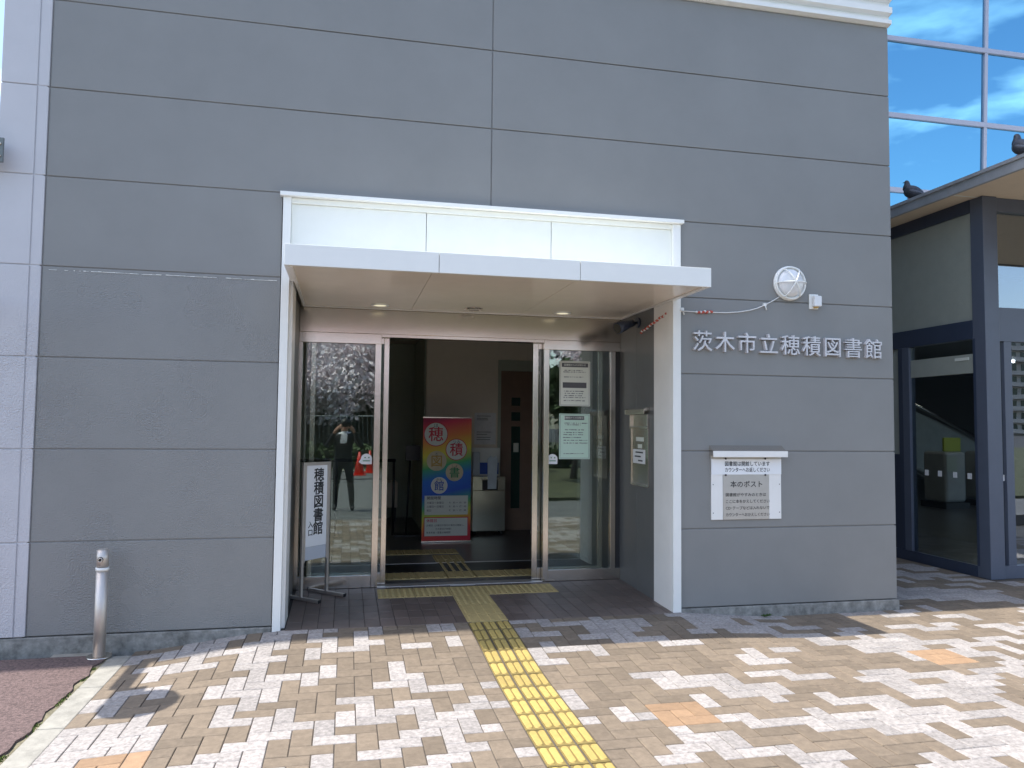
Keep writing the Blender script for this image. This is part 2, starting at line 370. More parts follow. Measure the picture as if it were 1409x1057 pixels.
def ispale(a, b_, hor):
    # pale pavers come in stepped zigzag runs
    big = mnoise.noise(Vector((a*.10+3.1, b_*.14+5.7, 0)))
    if a > -5:
        if hor: c_ = (a+3*b_-1)//4; t = 2*b_
        else: c_ = (a-2+3*(b_+1)-1)//4; t = 2*(b_+1)-1
        run = mnoise.noise(Vector((c_*7.31+.5, t*.27, 1.7)))*1.15+mnoise.noise(Vector((c_*.45, t*.16, 6.1)))*.5
    else:
        c_ = (a-b_)//4; run = mnoise.noise(Vector((c_*6.13+(0 if hor else 31.7), (a+b_)*.24, 3.3)))*1.15+mnoise.noise(Vector((a*.45, b_*.5, 8.1)))*.6-.04
    return run+big*.45+random.uniform(-.34, .34) > .05
seen = set()
for i in range(-30, 76):
    for j in range(-27, 58):
        if not inside(i, j) or i in PATH or (i, j) in omap: continue
        if i == -8:
            bricks.append((X0+i*CS, Y0+j*CS, CS, CS, 'pale' if random.random() < .16 else 'brown')); continue
        k = (i-j-1) % 4
        if k == 0: key, cells = (i, j, 'H'), [(i, j), (i+1, j)]
        elif k == 1: key, cells = (i-1, j, 'H'), [(i-1, j), (i, j)]
        elif k == 3: key, cells = (i, j, 'V'), [(i, j), (i, j+1)]
        else: key, cells = (i, j-1, 'V'), [(i, j-1), (i, j)]
        if key in seen: continue
        seen.add(key)
        cells = [c for c in cells if inside(*c) and c[0] not in PATH and c not in omap and c[0] != -8]
        x = min(c[0] for c in cells); y = min(c[1] for c in cells)
        ww = 2 if len({c[0] for c in cells}) == 2 else 1; hh = 2 if len({c[1] for c in cells}) == 2 else 1
        bricks.append((X0+x*CS, Y0+y*CS, ww*CS, hh*CS, 'pale' if ispale(key[0], key[1], key[2] == 'H') else 'brown'))
def paver_shape(q, w_, h_, mtx, t=1, g=.0022, c=.003, top=0.0, dep=.05):
    q.t = t; k = len(q.v)
    x, y = w_/2-g, h_/2-g
    for (a, b_, z) in ((x, y, -dep), (x, y, top-c), (x-c, y-c, top)):
        for sx, sy in ((-1, -1), (1, -1), (1, 1), (-1, 1)): q.v.append(tuple(mtx @ Vector((a*sx, b_*sy, z))))
    for r_ in (0, 4):
        for e_ in range(4): f = (e_+1) % 4; q._f((k+r_+e_, k+r_+f, k+r_+4+f, k+r_+4+e_))
    q._f((k+8, k+9, k+10, k+11))
def pmat(x, y, dz=0):
    nrm = gnormal(x, y); rq = Vector((0, 0, 1)).rotation_difference(nrm)
    return Matrix.Translation((x, y, gz(x, y)+dz)) @ rq.to_matrix().to_4x4()
camp = Vector((0, -5.493, 1.384))
def score(b_):
    c = Vector((b_[0]+b_[2]/2, b_[1]+b_[3]/2, -.1)); d = c-camp; zc = d.dot(fw)
    if zc < .5 or abs(d.dot(r2)/zc) > .69 or d.dot(u2)/zc < -.52: return 99
    return d.length
bricks.sort(key=score)
tones = [.86, .93, 1.0, 1.05, 1.10]
pm = {}
for b_ in bricks[:300]:
    t = random.choice(tones); key = (round(b_[2], 3), round(b_[3], 3), b_[4], t)
    if key not in pm:
        q = MB(); paver_shape(q, b_[2], b_[3], Matrix.Identity(4), t); o = q.build('paver', M[b_[4]], pav, loc=False, tone=True); pm[key] = o.data
    else: o = bpy.data.objects.new('paver', pm[key]); C.objects.link(o); o.parent = pav
    o.matrix_local = pmat(b_[0]+b_[2]/2, b_[1]+b_[3]/2, random.uniform(-.0008, .0008))
q = MB(); ix = {'brown': 0, 'pale': 1, 'orange': 2}
for b_ in bricks[300:]:
    q.cur = ix[b_[4]]; paver_shape(q, b_[2], b_[3], pmat(b_[0]+b_[2]/2, b_[1]+b_[3]/2, random.uniform(-.0008, .0008)), random.choice(tones), dep=.03)
q.build('paver_field', [M['brown'], M['pale'], M['orange']], pav, tone=True, kind='stuff')
# guiding strip of yellow bar pavers
tact = bpy.data.objects.new('tactile_path', None); C.objects.link(tact); tag(tact, kind='structure')
tm = []
for t in (.92, 1.0, 1.08):
    q = MB(); paver_shape(q, .1, .2, Matrix.Identity(4), t*.5, g=.005); q.t = t*1.05
    for sx in (-.0215, .0215):
        bm = bmesh.new(); n_ = 10
        prof = [(.0, .0), (.0105, 0), (.0075, .005)]
        def ring(r_, z, hl):
            o_ = []
            for a in range(n_*2):
                th = math.pi*a/n_; cy = hl if math.sin(th) >= 0 else -hl
                o_.append(bm.verts.new((sx+r_*math.cos(th), cy+r_*math.sin(th), z)))
            return o_
        r1, r2_ = ring(.0175, -.0005, .066), ring(.0135, .0055, .066)
        for a in range(2*n_): c_ = (a+1) % (2*n_); bm.faces.new((r1[a], r1[c_], r2_[c_], r2_[a]))
        bm.faces.new(r2_); q.add_bm(bm)
    o = q.build('tactile_paver', M['yellow'], tact, loc=False, tone=True); tm.append(o.data); bpy.data.objects.remove(o)
for k in range(21):
    for a in range(3):
        o = bpy.data.objects.new('tactile_paver', random.choice(tm)); C.objects.link(o); o.parent = tact
        o.matrix_local = pmat(.93+.1*a, -.13-.2*k, .0005+random.uniform(-.0005, .0008))
# left side: kerb, red asphalt
q = MB(); kerb = bpy.data.objects.new('kerb', None); C.objects.link(kerb); tag(kerb, kind='structure')
yy = -.10
while yy > -4.2:
    y1 = max(yy-.6, -4.2); q = MB(); z = -.118
    q.box(-1.452, -1.314, y1+.003, yy-.003, -.3, z, bev=.006); q.build('kerb_stone', M['kerbstone'], kerb); yy -= .6
q = MB(); xs = rng(-9, -1.7, 24)+[-1.6, -1.55, -1.5, -1.475]; ys = rng(-4.25, -.10, 110); k = len(q.v)
for y in ys:
    for a, x in enumerate(xs):
        jx = (mnoise.noise(Vector((y*7, 3, 0)))*.03+mnoise.noise(Vector((y*23, 1, 0)))*.018+.012) if a == len(xs)-1 else 0
        q.v.append((x+jx, y, -.108+mnoise.noise(Vector((x*3, y*3, 0)))*.004))
n_ = len(xs)
for j in range(len(ys)-1):
    for i in range(n_-1): q._f((k+j*n_+i, k+j*n_+i+1, k+(j+1)*n_+i+1, k+(j+1)*n_+i), True)
for j in range(len(ys)-1):
    a, b_ = q.v[k+j*n_+n_-1], q.v[k+(j+1)*n_+n_-1]; q.quad(a, (a[0], a[1], -.2), (b_[0], b_[1], -.2), b_)
q.build('red_asphalt', M['redasphalt'], kind='structure')
q = MB(); q.quad((-1.56, -4.25, -.118), (-1.44, -4.25, -.118), (-1.44, -.1, -.118), (-1.56, -.1, -.118)); q.build('soil_strip', M['mossysoil'], kind='structure')
q = MB()
for i in range(2600):
    y = random.uniform(-2.4, -.35); x = -1.462+random.gauss(0, .009)
    if mnoise.noise(Vector((y*5, 8, 0))) < .02: continue
    a = random.uniform(0, 6.28); h_ = random.uniform(.004, .018); w_ = .004
    q.quad((x-w_*math.cos(a), y-w_*math.sin(a), -.119), (x+w_*math.cos(a), y+w_*math.sin(a), -.119), (x+random.uniform(-.008, .008), y+random.uniform(-.008, .008), -.122+h_))
q.build('moss', M['moss'], kind='stuff')

# ------------------------------------------------------------------ library building
lib = empty('library_building', (1.2, 0, 0), 'grey panelled library building with white framed entrance recess', 'building')
XL, XF0, XF1, XR = -1.972, -.462, 2.497, 4.44
G = .0034
def panel(x0, x1, z0, z1, mt=M['gray'], name='wall_panel', y=0.0):
    return B(name, mt, lib, (x0+G, x1-G, y, y+.09, z0+G, z1-G), bev=.004)
for k in range(5):
    panel(XL, XF0-.003, .6*k, .6*k+.6); panel(XF1+.002, XR, .6*k, .6*k+.6)
for k in (5, 6): panel(XL, 1.02, .6*k, .6*k+.6); panel(1.02, XR, .6*k, .6*k+.6)
panel(XL, 1.02, 4.2, 4.797); panel(1.02, XR, 4.2, 4.797)
for k in range(8): panel(-2.262, -2.04, .6*k, .6*k+.6, M['lilac'], y=-.012)
for k in range(8): panel(-2.06+.018, XL+.001, .6*k, .6*k+.6, M['lilac'], 'corner_panel', y=-.008)
# backing with the joint sealant showing in the grooves
B('wall_core', M['sealant'], lib, (-1.985, XF0-.01, .0075, 1.10, 0.002, 8), (XF1+.04, XR-.012, .010, 9, .002, 8), (XF0-.009, XF1+.039, .010, 1.10, 2.99, 8), (-2.24, XF1+.039, 1.101, 9, 2.72, 8),
  (-2.24, -1.2, 1.101, 9, 0, 2.719))
B('wall_core', M['lilac'], lib, (-2.25, -1.986, -.004, 1.10, .002, 8))
# side wall towards the glass vestibule
for k in range(7): B('wall_panel', M['gray'], lib, (XR-.011, XR+.0, .095, 8.9, .6*k+G, .6*k+.6-G))
B('plinth', M['concrete'], lib, (-2.26, XF0-.006, -.012, .2, -.33, -.004), (XF1+.036, XR+.01, -.012, 9, -.33, -.004), bev=.006)
# ribbed white cornice band at the top right
cz = 4.80
prof = [(-.005, cz), (-.045, cz+.012), (-.045, cz+.045), (-.01, cz+.06), (-.01, cz+.085), (-.055, cz+.10), (-.055, cz+.15), (-.015, cz+.165), (-.015, cz+.20), (-.065, cz+.22), (-.065, cz+.28), (-.02, cz+.3), (-.02, cz+.34), (-.075, cz+.36), (-.075, cz+.42), (-.02, cz+.44), (-.02, cz+.62), (.1, cz+.62), (.1, cz)]
MB().prism(prof, 0, -2.25, XR+.002).build('cornice', M['white'], lib)
MB().prism([(-2.26, -.30), (-2.26, .1), (-1.2, .1), (-1.2, -.11), (-3.2, -.30)][::-1] if False else [(-6.5, -.30), (-1.9, -.06), (-1.9, .3), (-6.5, .3)], 2, 8.0, 8.12).build('shadow_eave', M['white'], lib)  # unseen tapering overhang, added to cast the slanted shadow strip at left
# highlight painted as white beads along the coating edge under the 2.4 m joint
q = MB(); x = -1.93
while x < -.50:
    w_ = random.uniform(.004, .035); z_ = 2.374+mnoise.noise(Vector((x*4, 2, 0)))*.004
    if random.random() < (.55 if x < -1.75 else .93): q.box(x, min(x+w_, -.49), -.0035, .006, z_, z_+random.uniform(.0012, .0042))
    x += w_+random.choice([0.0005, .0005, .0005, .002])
q.build('edge_highlight', M['white'], lib, kind='stuff')
# lip tiles along the recess edge
# ---- white entrance frame
fr = bpy.data.objects.new('entrance_frame', None); C.objects.link(fr); fr.parent = lib
B('jamb', M['white'], fr, (XF0, XF0+.055, -.022, .05, -.045, 2.97), bev=.003)
B('jamb', M['white'], fr, (XF1-.034, XF1+.032, -.022, .02, -.03, 2.97), bev=.003)
B('reveal', M['alu'], fr, (XF0, XF0+.078, .051, .36, -.03, 2.97), bev=.002)
B('reveal', M['alu'], fr, (XF1-.034, XF1+.032, .021, .356, -.03, 2.97), bev=.002)
B('head_cap', M['white'], fr, (XF0-.02, XF1+.05, -.05, .05, 2.971, 3.0), bev=.003)
B('head_inner', M['offwhite'], fr, (XF0+.056, XF1-.035, -.006, .04, 2.93, 2.970), bev=.003)
for a, b_ in ((XF0+.056, .542), (.546, 1.487), (1.491, XF1-.035)): B('head_panel', M['offwhite'], fr, (a, b_, .012, .05, 2.50, 2.929), bev=.002)
# ---- recess side walls (left and right) with vertical seams
B('recess_panel', M['recess'], lib, (XF1-.032, XF1+.03, .357, .74, -.03, 2.4), bev=.0015)
B('recess_panel', M['recess'], lib, (XF1-.032, XF1+.03, .742, 1.16, -.03, 2.4), bev=.0015)
B('recess_panel', M['recess'], lib, (XF0, XF0+.06, .361, 1.16, -.03, 2.4), bev=.0015)
# ---- canopy
cn = bpy.data.objects.new('canopy', None); C.objects.link(cn); cn.parent = lib
CZ = 2.372
for a, b_ in ((-.40, .570), (.574, 1.531), (1.535, 2.497)): B('fascia', M['white'], cn, (a, b_, -.59, -.565, CZ, CZ+.135), bev=.002)
B('fascia', M['white'], cn, (2.472, 2.497, -.564, -.023, CZ, CZ+.135), bev=.002)
B('fascia', M['white'], cn, (-.40, -.375, -.564, -.023, CZ, CZ+.135), bev=.002)
B('canopy_top', M['white'], cn, (-.374, 2.471, -.564, .011, CZ+.10, CZ+.125))
for a, b_ in ((-.373, .530), (.533, 1.512), (1.515, 2.47)):
    B('soffit_panel', M['soffit'], cn, (a, b_, -.563, 1.125, CZ+.004, CZ+.03), bev=.0015)
B('soffit_trim', M['alu'], cn, (-.373, -.35, -.56, 1.10, CZ-.006, CZ+.003)); B('soffit_trim', M['alu'], cn, (2.44, 2.462, -.56, 1.10, CZ-.006, CZ+.003)); B('soffit_trim', M['alu'], cn, (-.349, 2.439, 1.08, 1.10, CZ-.006, CZ+.003))
def downlight(x, y, lens, ring, label):
    q = MB()
    n_ = 24
    o = empty('downlight', (x, y, CZ+.003), label, 'ceiling light', 'round lights recessed in the canopy soffit')
    for (ra, rb, za, zb, nm, mt) in ((.055, .078, CZ-.004, CZ+.003, 'ring', ring),):
        q = MB(); k = 0
        pts = []
        for z_, r_ in ((zb, rb), (za, rb-.004), (za, ra), (zb, ra-.002)):
            for a in range(n_): t = 2*math.pi*a/n_; q.v.append((x+r_*math.cos(t), y+r_*math.sin(t), z_))
        for c_ in range(3):
            for a in range(n_): b2 = (a+1) % n_; q._f((c_*n_+a, c_*n_+b2, (c_+1)*n_+b2, (c_+1)*n_+a), True)
        q.build(nm, mt, o)
    q = MB(); q.tube([(x, y, CZ+.0035), (x, y, CZ-.001)], .054, 24); q.build('lens', lens, o)
downlight(.257, .897, M['lamp_lens'], M['white'], 'left cream downlight in the soffit above the signboard side')
downlight(1.838, .905, M['lamp_lens'], M['white'], 'right cream downlight in the soffit above the notices')
downlight(1.048, .895, M['steeldull'], M['steel'], 'middle grey round fitting in the soffit without a lamp')
# ---- door screen at Y 1.15
sc = bpy.data.objects.new('door_screen', None); C.objects.link(sc); sc.parent = lib
DY = 1.15
B('header', M['steel'], sc, (XF0+.061, XF1-.033, DY-.024, DY+.12, 2.16, CZ+.003), bev=.002)
B('transom', M['steel'], sc, (XF0+.061, .286, DY-.018, DY+.04, 2.072, 2.158), (1.736, XF1-.033, DY-.018, DY+.04, 2.072, 2.158), bev=.002)
B('door_rail', M['steel'], sc, (.287, 1.735, DY-.010, DY+.10, 2.135, 2.159))
B('gasket', M['darkframe'], sc, (XF0+.061, -.4215, DY+.002, DY+.05, .0, 2.07), (2.4165, XF1-.033, DY+.002, DY+.05, 0, 2.07))
def stile(x0, x1, y0, y1, z0=0.002, z1=2.0715): B('stile', M['steel'], sc, (x0, x1, y0, y1, z0, z1), bev=.002)
stile(-.421, -.368, DY-.015, DY+.035); stile(.234, .286, DY-.02, DY+.04); stile(1.736, 1.784, DY-.02, DY+.04); stile(2.368, 2.416, DY-.015, DY+.035)
B('bottom_rail', M['steel'], sc, (-.367, .233, DY-.016, DY+.035, .002, .105), bev=.002); B('bottom_rail', M['steel'], sc, (1.785, 2.464, DY-.016, DY+.035, .002, .102), bev=.002)
B('pane', M['glass'], sc, (-.366, .2335, DY+.006, DY+.012, .106, 2.071)); B('pane', M['glass'], sc, (1.7845, 2.3675, DY+.006, DY+.012, .103, 2.071))
for x0, x1 in ((-.30, .357), (1.651, 2.31)):
    lf = bpy.data.objects.new('sliding_door', None); C.objects.link(lf); lf.parent = sc
    y0, y1 = DY+.052, DY+.085
    if x0 < 0: B('stile', M['steel'], lf, (x1-.043, x1, y0, y1, .012, 2.134), (x0, x0+.04, y0, y1, .012, 2.134), bev=.002); a, c_ = x0+.041, x1-.044
    else: B('stile', M['steel'], lf, (x0, x0+.048, y0, y1, .012, 2.134), (x1-.04, x1, y0, y1, .012, 2.134), bev=.002); a, c_ = x0+.049, x1-.041
    B('rail', M['steel'], lf, (a, c_, y0+.001, y1-.001, .012, .11), (a, c_, y0+.001, y1-.001, 2.08, 2.134), bev=.002)
    B('pane', M['glass'], lf, (a, c_, y0+.012, y0+.017, .111, 2.079))
B('threshold', M['steeldull'], sc, (.287, 1.735, DY-.02, DY+.10, -.01, .004), bev=.002)
# door stickers: white rounded faces used on automatic doors
def sticker(x, z, s_):
    t = empty('door_sticker', (x, DY, z), 'white rounded sticker on the %s glass by the open doorway' % s_, 'sticker', 'white automatic door stickers')
    q = MB(); n_ = 16
    pts = [(x+.047*math.cos(a), z+.045*math.sin(a)) for a in [math.pi*i/n_ for i in range(n_+1)]]+[(x-.065, z-.025), (x-.04, z-.045), (x+.045, z-.045)]
    q.prism([(p[0], p[1]) for p in pts], 1, DY+.0042, DY+.0052).build('sheet', M['shirt'], t)
    q = MB(); q.box(x-.03, x+.03, DY+.0022, DY+.0038, z-.02, z-.012); q.sphere((x-.012, DY+.003, z+.012), .006, 8, 6); q.sphere((x+.02, DY+.003, z+.012), .006, 8, 6); q.build('mark', M['greenprint'], t)
sticker(.178, 1.085, 'left'); sticker(1.825, 1.085, 'right')

# ---- recess floor tiles
fl = bpy.data.objects.new('entrance_floor', None); C.objects.link(fl); tag(fl, kind='structure')
def fz(y): return -.026+.026*(y+.03)/1.2
q = MB(); q.quad((XF0+.03, -.03, fz(-.03)-.004), (XF1-.0, -.03, fz(-.03)-.004), (XF1, 1.4, fz(1.4)-.008), (XF0+.03, 1.4, fz(1.4)-.008)); q.build('grout_bed', M['grout'], fl)
tmsh = []
for t in (.88, .96, 1.04, 1.12):
    q = MB(); paver_shape(q, .1075, .194, Matrix.Identity(4), t, g=.002, c=.0015, dep=.006); o = q.build('floor_tile', M['tile'], fl, loc=False, tone=True); tmsh.append(o.data); bpy.data.objects.remove(o)
sl = math.atan(.026/1.2)
for a in range(27):
    for c_ in range(6):
        x = XF0+.085+.1075*(a+.5); y = -.03+.194*(c_+.5)
        if .93 < x < 1.13 or (.25 < x < 1.82 and .72 < y < 1.06 and False): continue
        o = bpy.data.objects.new('floor_tile', random.choice(tmsh)); C.objects.link(o); o.parent = fl; o.location = (x, y, fz(y)); o.rotation_euler = (sl, 0, 0)
# tactile tiles in the recess: bar tiles leading in, dot tiles across the door
ti = bpy.data.objects.new('tactile_tiles', None); C.objects.link(ti); tag(ti, kind='structure')
def bartile(alongx=False, dots=False, s_=.3):
    q = MB(); h = s_/2-.002; q.box(-h, h, -h, h, -.008, .0032)
    n_ = 6
    if dots:
        for i in range(n_):
            for j in range(n_):
                x = -h+(i+.5)*2*h/n_; y = -h+(j+.5)*2*h/n_
                q.tube([(x, y, .003), (x, y, .0078)], [.0155, .011], 8)
    else:
        for i in range(4):
            c_ = -h+(i+.5)*2*h/4
            if alongx: q.prism([(c_-.017, .003), (c_+.017, .003), (c_+.012, .0078), (c_-.012, .0078)], 0, -h+.01, h-.01)
            else: q.prism([(c_-.017, .003), (c_+.017, .003), (c_+.012, .0078), (c_-.012, .0078)], 1, -h+.01, h-.01)
    o = q.build('tactile_tile', M['yellowtile'], ti, loc=False); me = o.data; bpy.data.objects.remove(o); return me
TB, TX, TD = bartile(), bartile(True), bartile(dots=True)
def put(me, x, y, z, rx=0): o = bpy.data.objects.new('tactile_tile', me); C.objects.link(o); o.parent = ti; o.location = (x, y, z); o.rotation_euler = (rx, 0, 0)
for y in (.30, .60): put(TB if y < .5 else TD, 1.03, y, fz(y)+.001, sl)
put(TB, 1.03, .06, fz(.06)+.001, sl); ti.children[-1].scale.y = .58
put(TD, 1.03, .90, fz(.90)+.001, sl)
for x in (.43, .73, 1.33, 1.63): put(TD, x, .90, fz(.90)+.001, sl)
# interior ones
for x in (.50, .80, 1.33, 1.63): put(TB, x, 1.57, .002)
for y in (1.57, 1.87, 2.17, 2.47): put(TB, 1.065, y, .002)
for x in (.47, .77, 1.07): put(TB, x, 2.86, .002)

# ---- interior
it = bpy.data.objects.new('interior_room', None); C.objects.link(it); it.parent = lib
B('room_floor', M['intfloor'], it, (-1.19, XF1+.03, DY+.101, 8.5, -.02, 0.0))
B('room_ceiling', M['intwall'], it, (-1.19, XF1+.03, DY+.125, 8.5, 2.6, 2.715))
B('room_wall', M['intwall'], it, (-1.19, XF1+.03, 8.5, 8.6, 0, 2.6)); B('room_wall', M['intwall'], it, (-1.21, -1.191, 1.101, 8.5, 0, 2.6))
B('room_wall', M['intdark'], it, (-1.18, 1.012, 6.0, 6.1, .001, 2.59), (.995, 1.012, 4.48, 5.99, .001, 2.59))
B('partition', M['intwall'], it, (1.014, 1.962, 4.4, 4.5, .001, 2.59), (1.963, 2.52, 4.4, 4.5, 2.255, 2.59), (2.47, 2.52, 4.4, 4.5, .001, 2.254), (1.014, 1.962, 4.39, 4.399, .001, .08))
B('side_wall', M['recess'], it, (2.505, 2.527, 1.28, 4.39, .001, 2.59))
B('mat_field', M['black'], it, (.30, 2.40, 1.72, 2.15, .0005, .006)); B('floor_track', M['steeldull'], it, (-.9, 2.4, 2.17, 2.19, .0005, .008))
B('wall_return', M['intdark'], it, (-1.189, XF0+.06, 1.101, 1.25, 0, 2.59))
dr = bpy.data.objects.new('room_door', None); C.objects.link(dr); dr.parent = it
B('door_frame', M['intdark'], dr, (1.964, 2.0, 4.385, 4.48, .001, 2.25), (2.001, 2.469, 4.385, 4.48, 2.11, 2.25))
B('door_leaf', M['wood'], dr, (2.002, 2.468, 4.42, 4.46, .003, 2.108), bev=.002)
B('window', M['greenglass'], dr, (2.15, 2.268, 4.412, 4.4195, 1.645, 1.755), (2.15, 2.268, 4.412, 4.4195, 1.445, 1.56), (2.15, 2.27, 4.412, 4.4195, .29, 1.37))
B('label_card', M['paper'], dr, (2.18, 2.25, 4.408, 4.411, 1.03, 1.15))
# wall notice
wn = empty('wall_notice', (1.79, 4.39, 1.33), 'white notice sheet on beige wall between banner and brown door', 'notice')
B('sheet', M['globe'], wn, (1.65, 1.935, 4.394, 4.398, 1.13, 1.545))
q = MB()
for z in (1.50, 1.47, 1.45, 1.29, 1.26, 1.22, 1.19): q.box(1.68, 1.68+random.uniform(.1, .22), 4.391, 4.393, z, z+.006)
q.build('print', M['printgray'], wn)
# handrail and stand at left
hr = empty('handrail', (.2, 5.0, 0), 'dark handrail across the left of the dim entrance hall', 'handrail')
MB().tube([(-.95, 4.2, .93), (.62, 4.2, .93)], .02).build('rail', M['black'], hr); q = MB()
for x in (-.9, -.1, .6): MB().tube([(x, 4.2, 0), (x, 4.2, .92)], .016).build('post', M['black'], hr)
ms = empty('leaflet_stand', (.80, 4.15, 0), 'thin black leaflet stand left of the rainbow banner', 'stand')
MB().tube([(.76, 4.15, .02), (.80, 4.15, 1.0)], .012).build('pole', M['black'], ms)
B('tray', M['black'], ms, (.74, .92, 4.12, 4.18, .93, 1.12), bev=.005); B('foot', M['black'], ms, (.6, .92, 4.02, 4.28, .001, .02), bev=.004)
bb = empty('wall_cabinet', (.2, 5.8, 0), 'low pale cabinet beneath the handrail in the hall', 'cabinet')
B('body', M['intwall'], bb, (-.5, .74, 5.5, 5.95, .2, .56), bev=.01); B('leg', M['black'], bb, (-.48, -.44, 5.52, 5.9, .001, .199), (.68, .72, 5.52, 5.9, .001, .199))
# rainbow pull-up banner
bn = empty('pull_up_banner', (1.185, 3.54, 0), 'rainbow pull-up banner with library name in white discs', 'banner')
b0 = Vector((1.185, 3.54, 0))
B('cloth', M['rainbow'], bn, (.895, 1.475, 3.548, 3.552, .02, 1.46)); B('top_rail', M['steel'], bn, (.89, 1.48, 3.54, 3.56, 1.46, 1.478), bev=.003)
B('base', M['steel'], bn, (.885, 1.49, 3.50, 3.60, .001, .022), bev=.004)
B('pole', M['steel'], bn, (1.175, 1.19, 3.565, 3.58, .02, 1.46))
for ch, ru, x, z, r_, mt, rim in (('穂', 'ほ', 1.047, 1.27, .145, 'red', 'red'), ('積', 'つみ', 1.294, 1.09, .13, 'red', 'red'), ('図', 'と', 1.06, .955, .118, 'ochreprint', 'cream'), ('書', 'しょ', 1.275, .82, .105, 'greenprint', 'cream'), ('館', 'かん', 1.095, .665, .098, 'blueprint', 'shirt')):
    MB().tube([(x, 3.5475, z), (x, 3.5455, z)], r_, 32).build('disc_rim', M[rim], bn)
    MB().tube([(x, 3.5452, z), (x, 3.5435, z)], r_*.93, 32).build('disc', M['paper' if rim != 'cream' else 'cream'], bn)
    text('character', ch, r_*1.25, (x, 3.5425, z-.012), M[mt], bn, bold=.012); text('reading', ru, r_*.38, (x, 3.5425, z+r_*.68), M['printgray'], bn)
B('hours_box', M['paper'], bn, (.925, 1.44, 3.5445, 3.5475, .32, .545)); B('closing_border', M['red'], bn, (.918, 1.447, 3.5462, 3.5476, .062, .293)); B('closing_box', M['paper'], bn, (.928, 1.438, 3.5435, 3.5458, .072, .283))
text('hours_title', '開館時間', .042, (.95, 3.543, .515), M['print'], bn, align='LEFT', bold=.01)
for k, (a, c_) in enumerate((('水曜日～金曜日', '9：30 ～ 19：00'), ('土曜日～日曜日', '9：30 ～ 17：00'), ('祝日', '9：30 ～ 17：00'))):
    text('hours_day', a, .029, (.95, 3.543, .46-.045*k), M['print'], bn, align='LEFT'); text('hours_time', c_, .029, (1.42, 3.543, .46-.045*k), M['print'], bn, align='RIGHT')
text('closing_title', '休館日', .042, (.95, 3.542, .25), M['red'], bn, align='LEFT', bold=.01)
for k, a in enumerate(('火曜日（火曜日が祝日の場合は開館し、', '　　　　その翌日が休館）', '年末年始・蔵書点検期間')): text('closing_text', a, .026, (.95, 3.542, .195-.042*k), M['print'], bn, align='LEFT')
# umbrella bag dispenser
um = empty('umbrella_bag_dispenser', (1.785, 4.09, 0), 'silver umbrella bag dispenser with hanging plastic bags beside the banner', 'dispenser')
B('body', M['steel'], um, (1.575, 1.995, 4.02, 4.25, .05, .56), (1.575, 1.70, 4.02, 4.25, .561, .735), (1.90, 1.995, 4.02, 4.25, .561, .735), (1.701, 1.899, 4.02, 4.25, .69, .735), bev=.004, join=True)
B('slot', M['black'], um, (1.702, 1.898, 4.05, 4.24, .562, .688)); B('back_board', M['offwhite'], um, (1.60, 1.97, 4.26, 4.28, .5, 1.09), bev=.003)
B('sign_card', M['blueprint'], um, (1.70, 1.95, 4.25, 4.258, .75, .9)); 
q = MB(); q.box(1.595, 1.69, 4.16, 4.21, .736, 1.04, bev=.015); q.build('bag_roll', M['bag'], um)
q = MB(); q.prism([(1.765, .58), (1.875, .58), (1.89, .95), (1.86, 1.0), (1.83, .97), (1.80, 1.0), (1.76, .955)], 1, 4.005, 4.018).build('plastic_bag', M['bag'], um)
q = MB()
for x in (1.61, 1.96):
    for y in (4.05, 4.22): MB().sphere((x, y, .025), .024, 10, 8).build('castor', M['black'], um)

# ---- notices taped to the right pane
def notice(z0, z1, mt, label, big):
    o = empty('door_notice', (2.03, DY, z0), label, 'notice', 'A3 notices taped inside the right glass panel')
    B('sheet', mt, o, (1.885, 2.175, DY+.0005, DY+.0025, z0, z1)); y = DY-.0005
    q = MB()
    for r_ in ((1.893, 2.167, z0+.008, z0+.0105), (1.893, 2.167, z1-.0105, z1-.008), (1.893, 1.8955, z0+.0106, z1-.0106), (2.1645, 2.167, z0+.0106, z1-.0106)): q.box(r_[0], r_[1], y-.0004, y, r_[2], r_[3])
    q.build('border', M['printgray'], o)
    q = MB()
    if big: q.box(1.905, 2.155, y-.0003, y, z1-.055, z1-.018); q.box(1.915, 2.14, y-.0003, y, z0+.165, z0+.215)
    else: q.box(1.935, 2.12, y-.0003, y, z1-.055, z1-.02)
    q.build('title_bar', M['printgray'], o)
    text('title', '図書館からのお知らせ', .021, (2.03, y-.001, z1-.037), M['paper'], o, bold=.01)
    rows = (z1-.085, z1-.10, z1-.145, z0+.135, z0+.115, z0+.095, z0+.078, z0+.05) if big else (z1-.085, z1-.10, z1-.145, z1-.17, z1-.19, z1-.215, z1-.24, z1-.265, z0+.05)
    q = MB()
    for z in rows:
        x = 1.92+random.uniform(0, .02); xe = random.uniform(2.08, 2.15)
        while x < xe: w_ = random.uniform(.004, .014); q.box(x, x+w_, y-.0003, y, z-random.uniform(.002, .005), z+random.uniform(.002, .004)); x += w_+random.choice([.002, .002, .012])
    q.build('body_print', M['printgray'], o, kind='stuff')
notice(1.565, 1.975, M['paper'], 'upper white notice with two dark title bars on right glass', True)
notice(1.085, 1.495, M['papergreen'], 'lower pale green notice with one title bar on right glass', False)

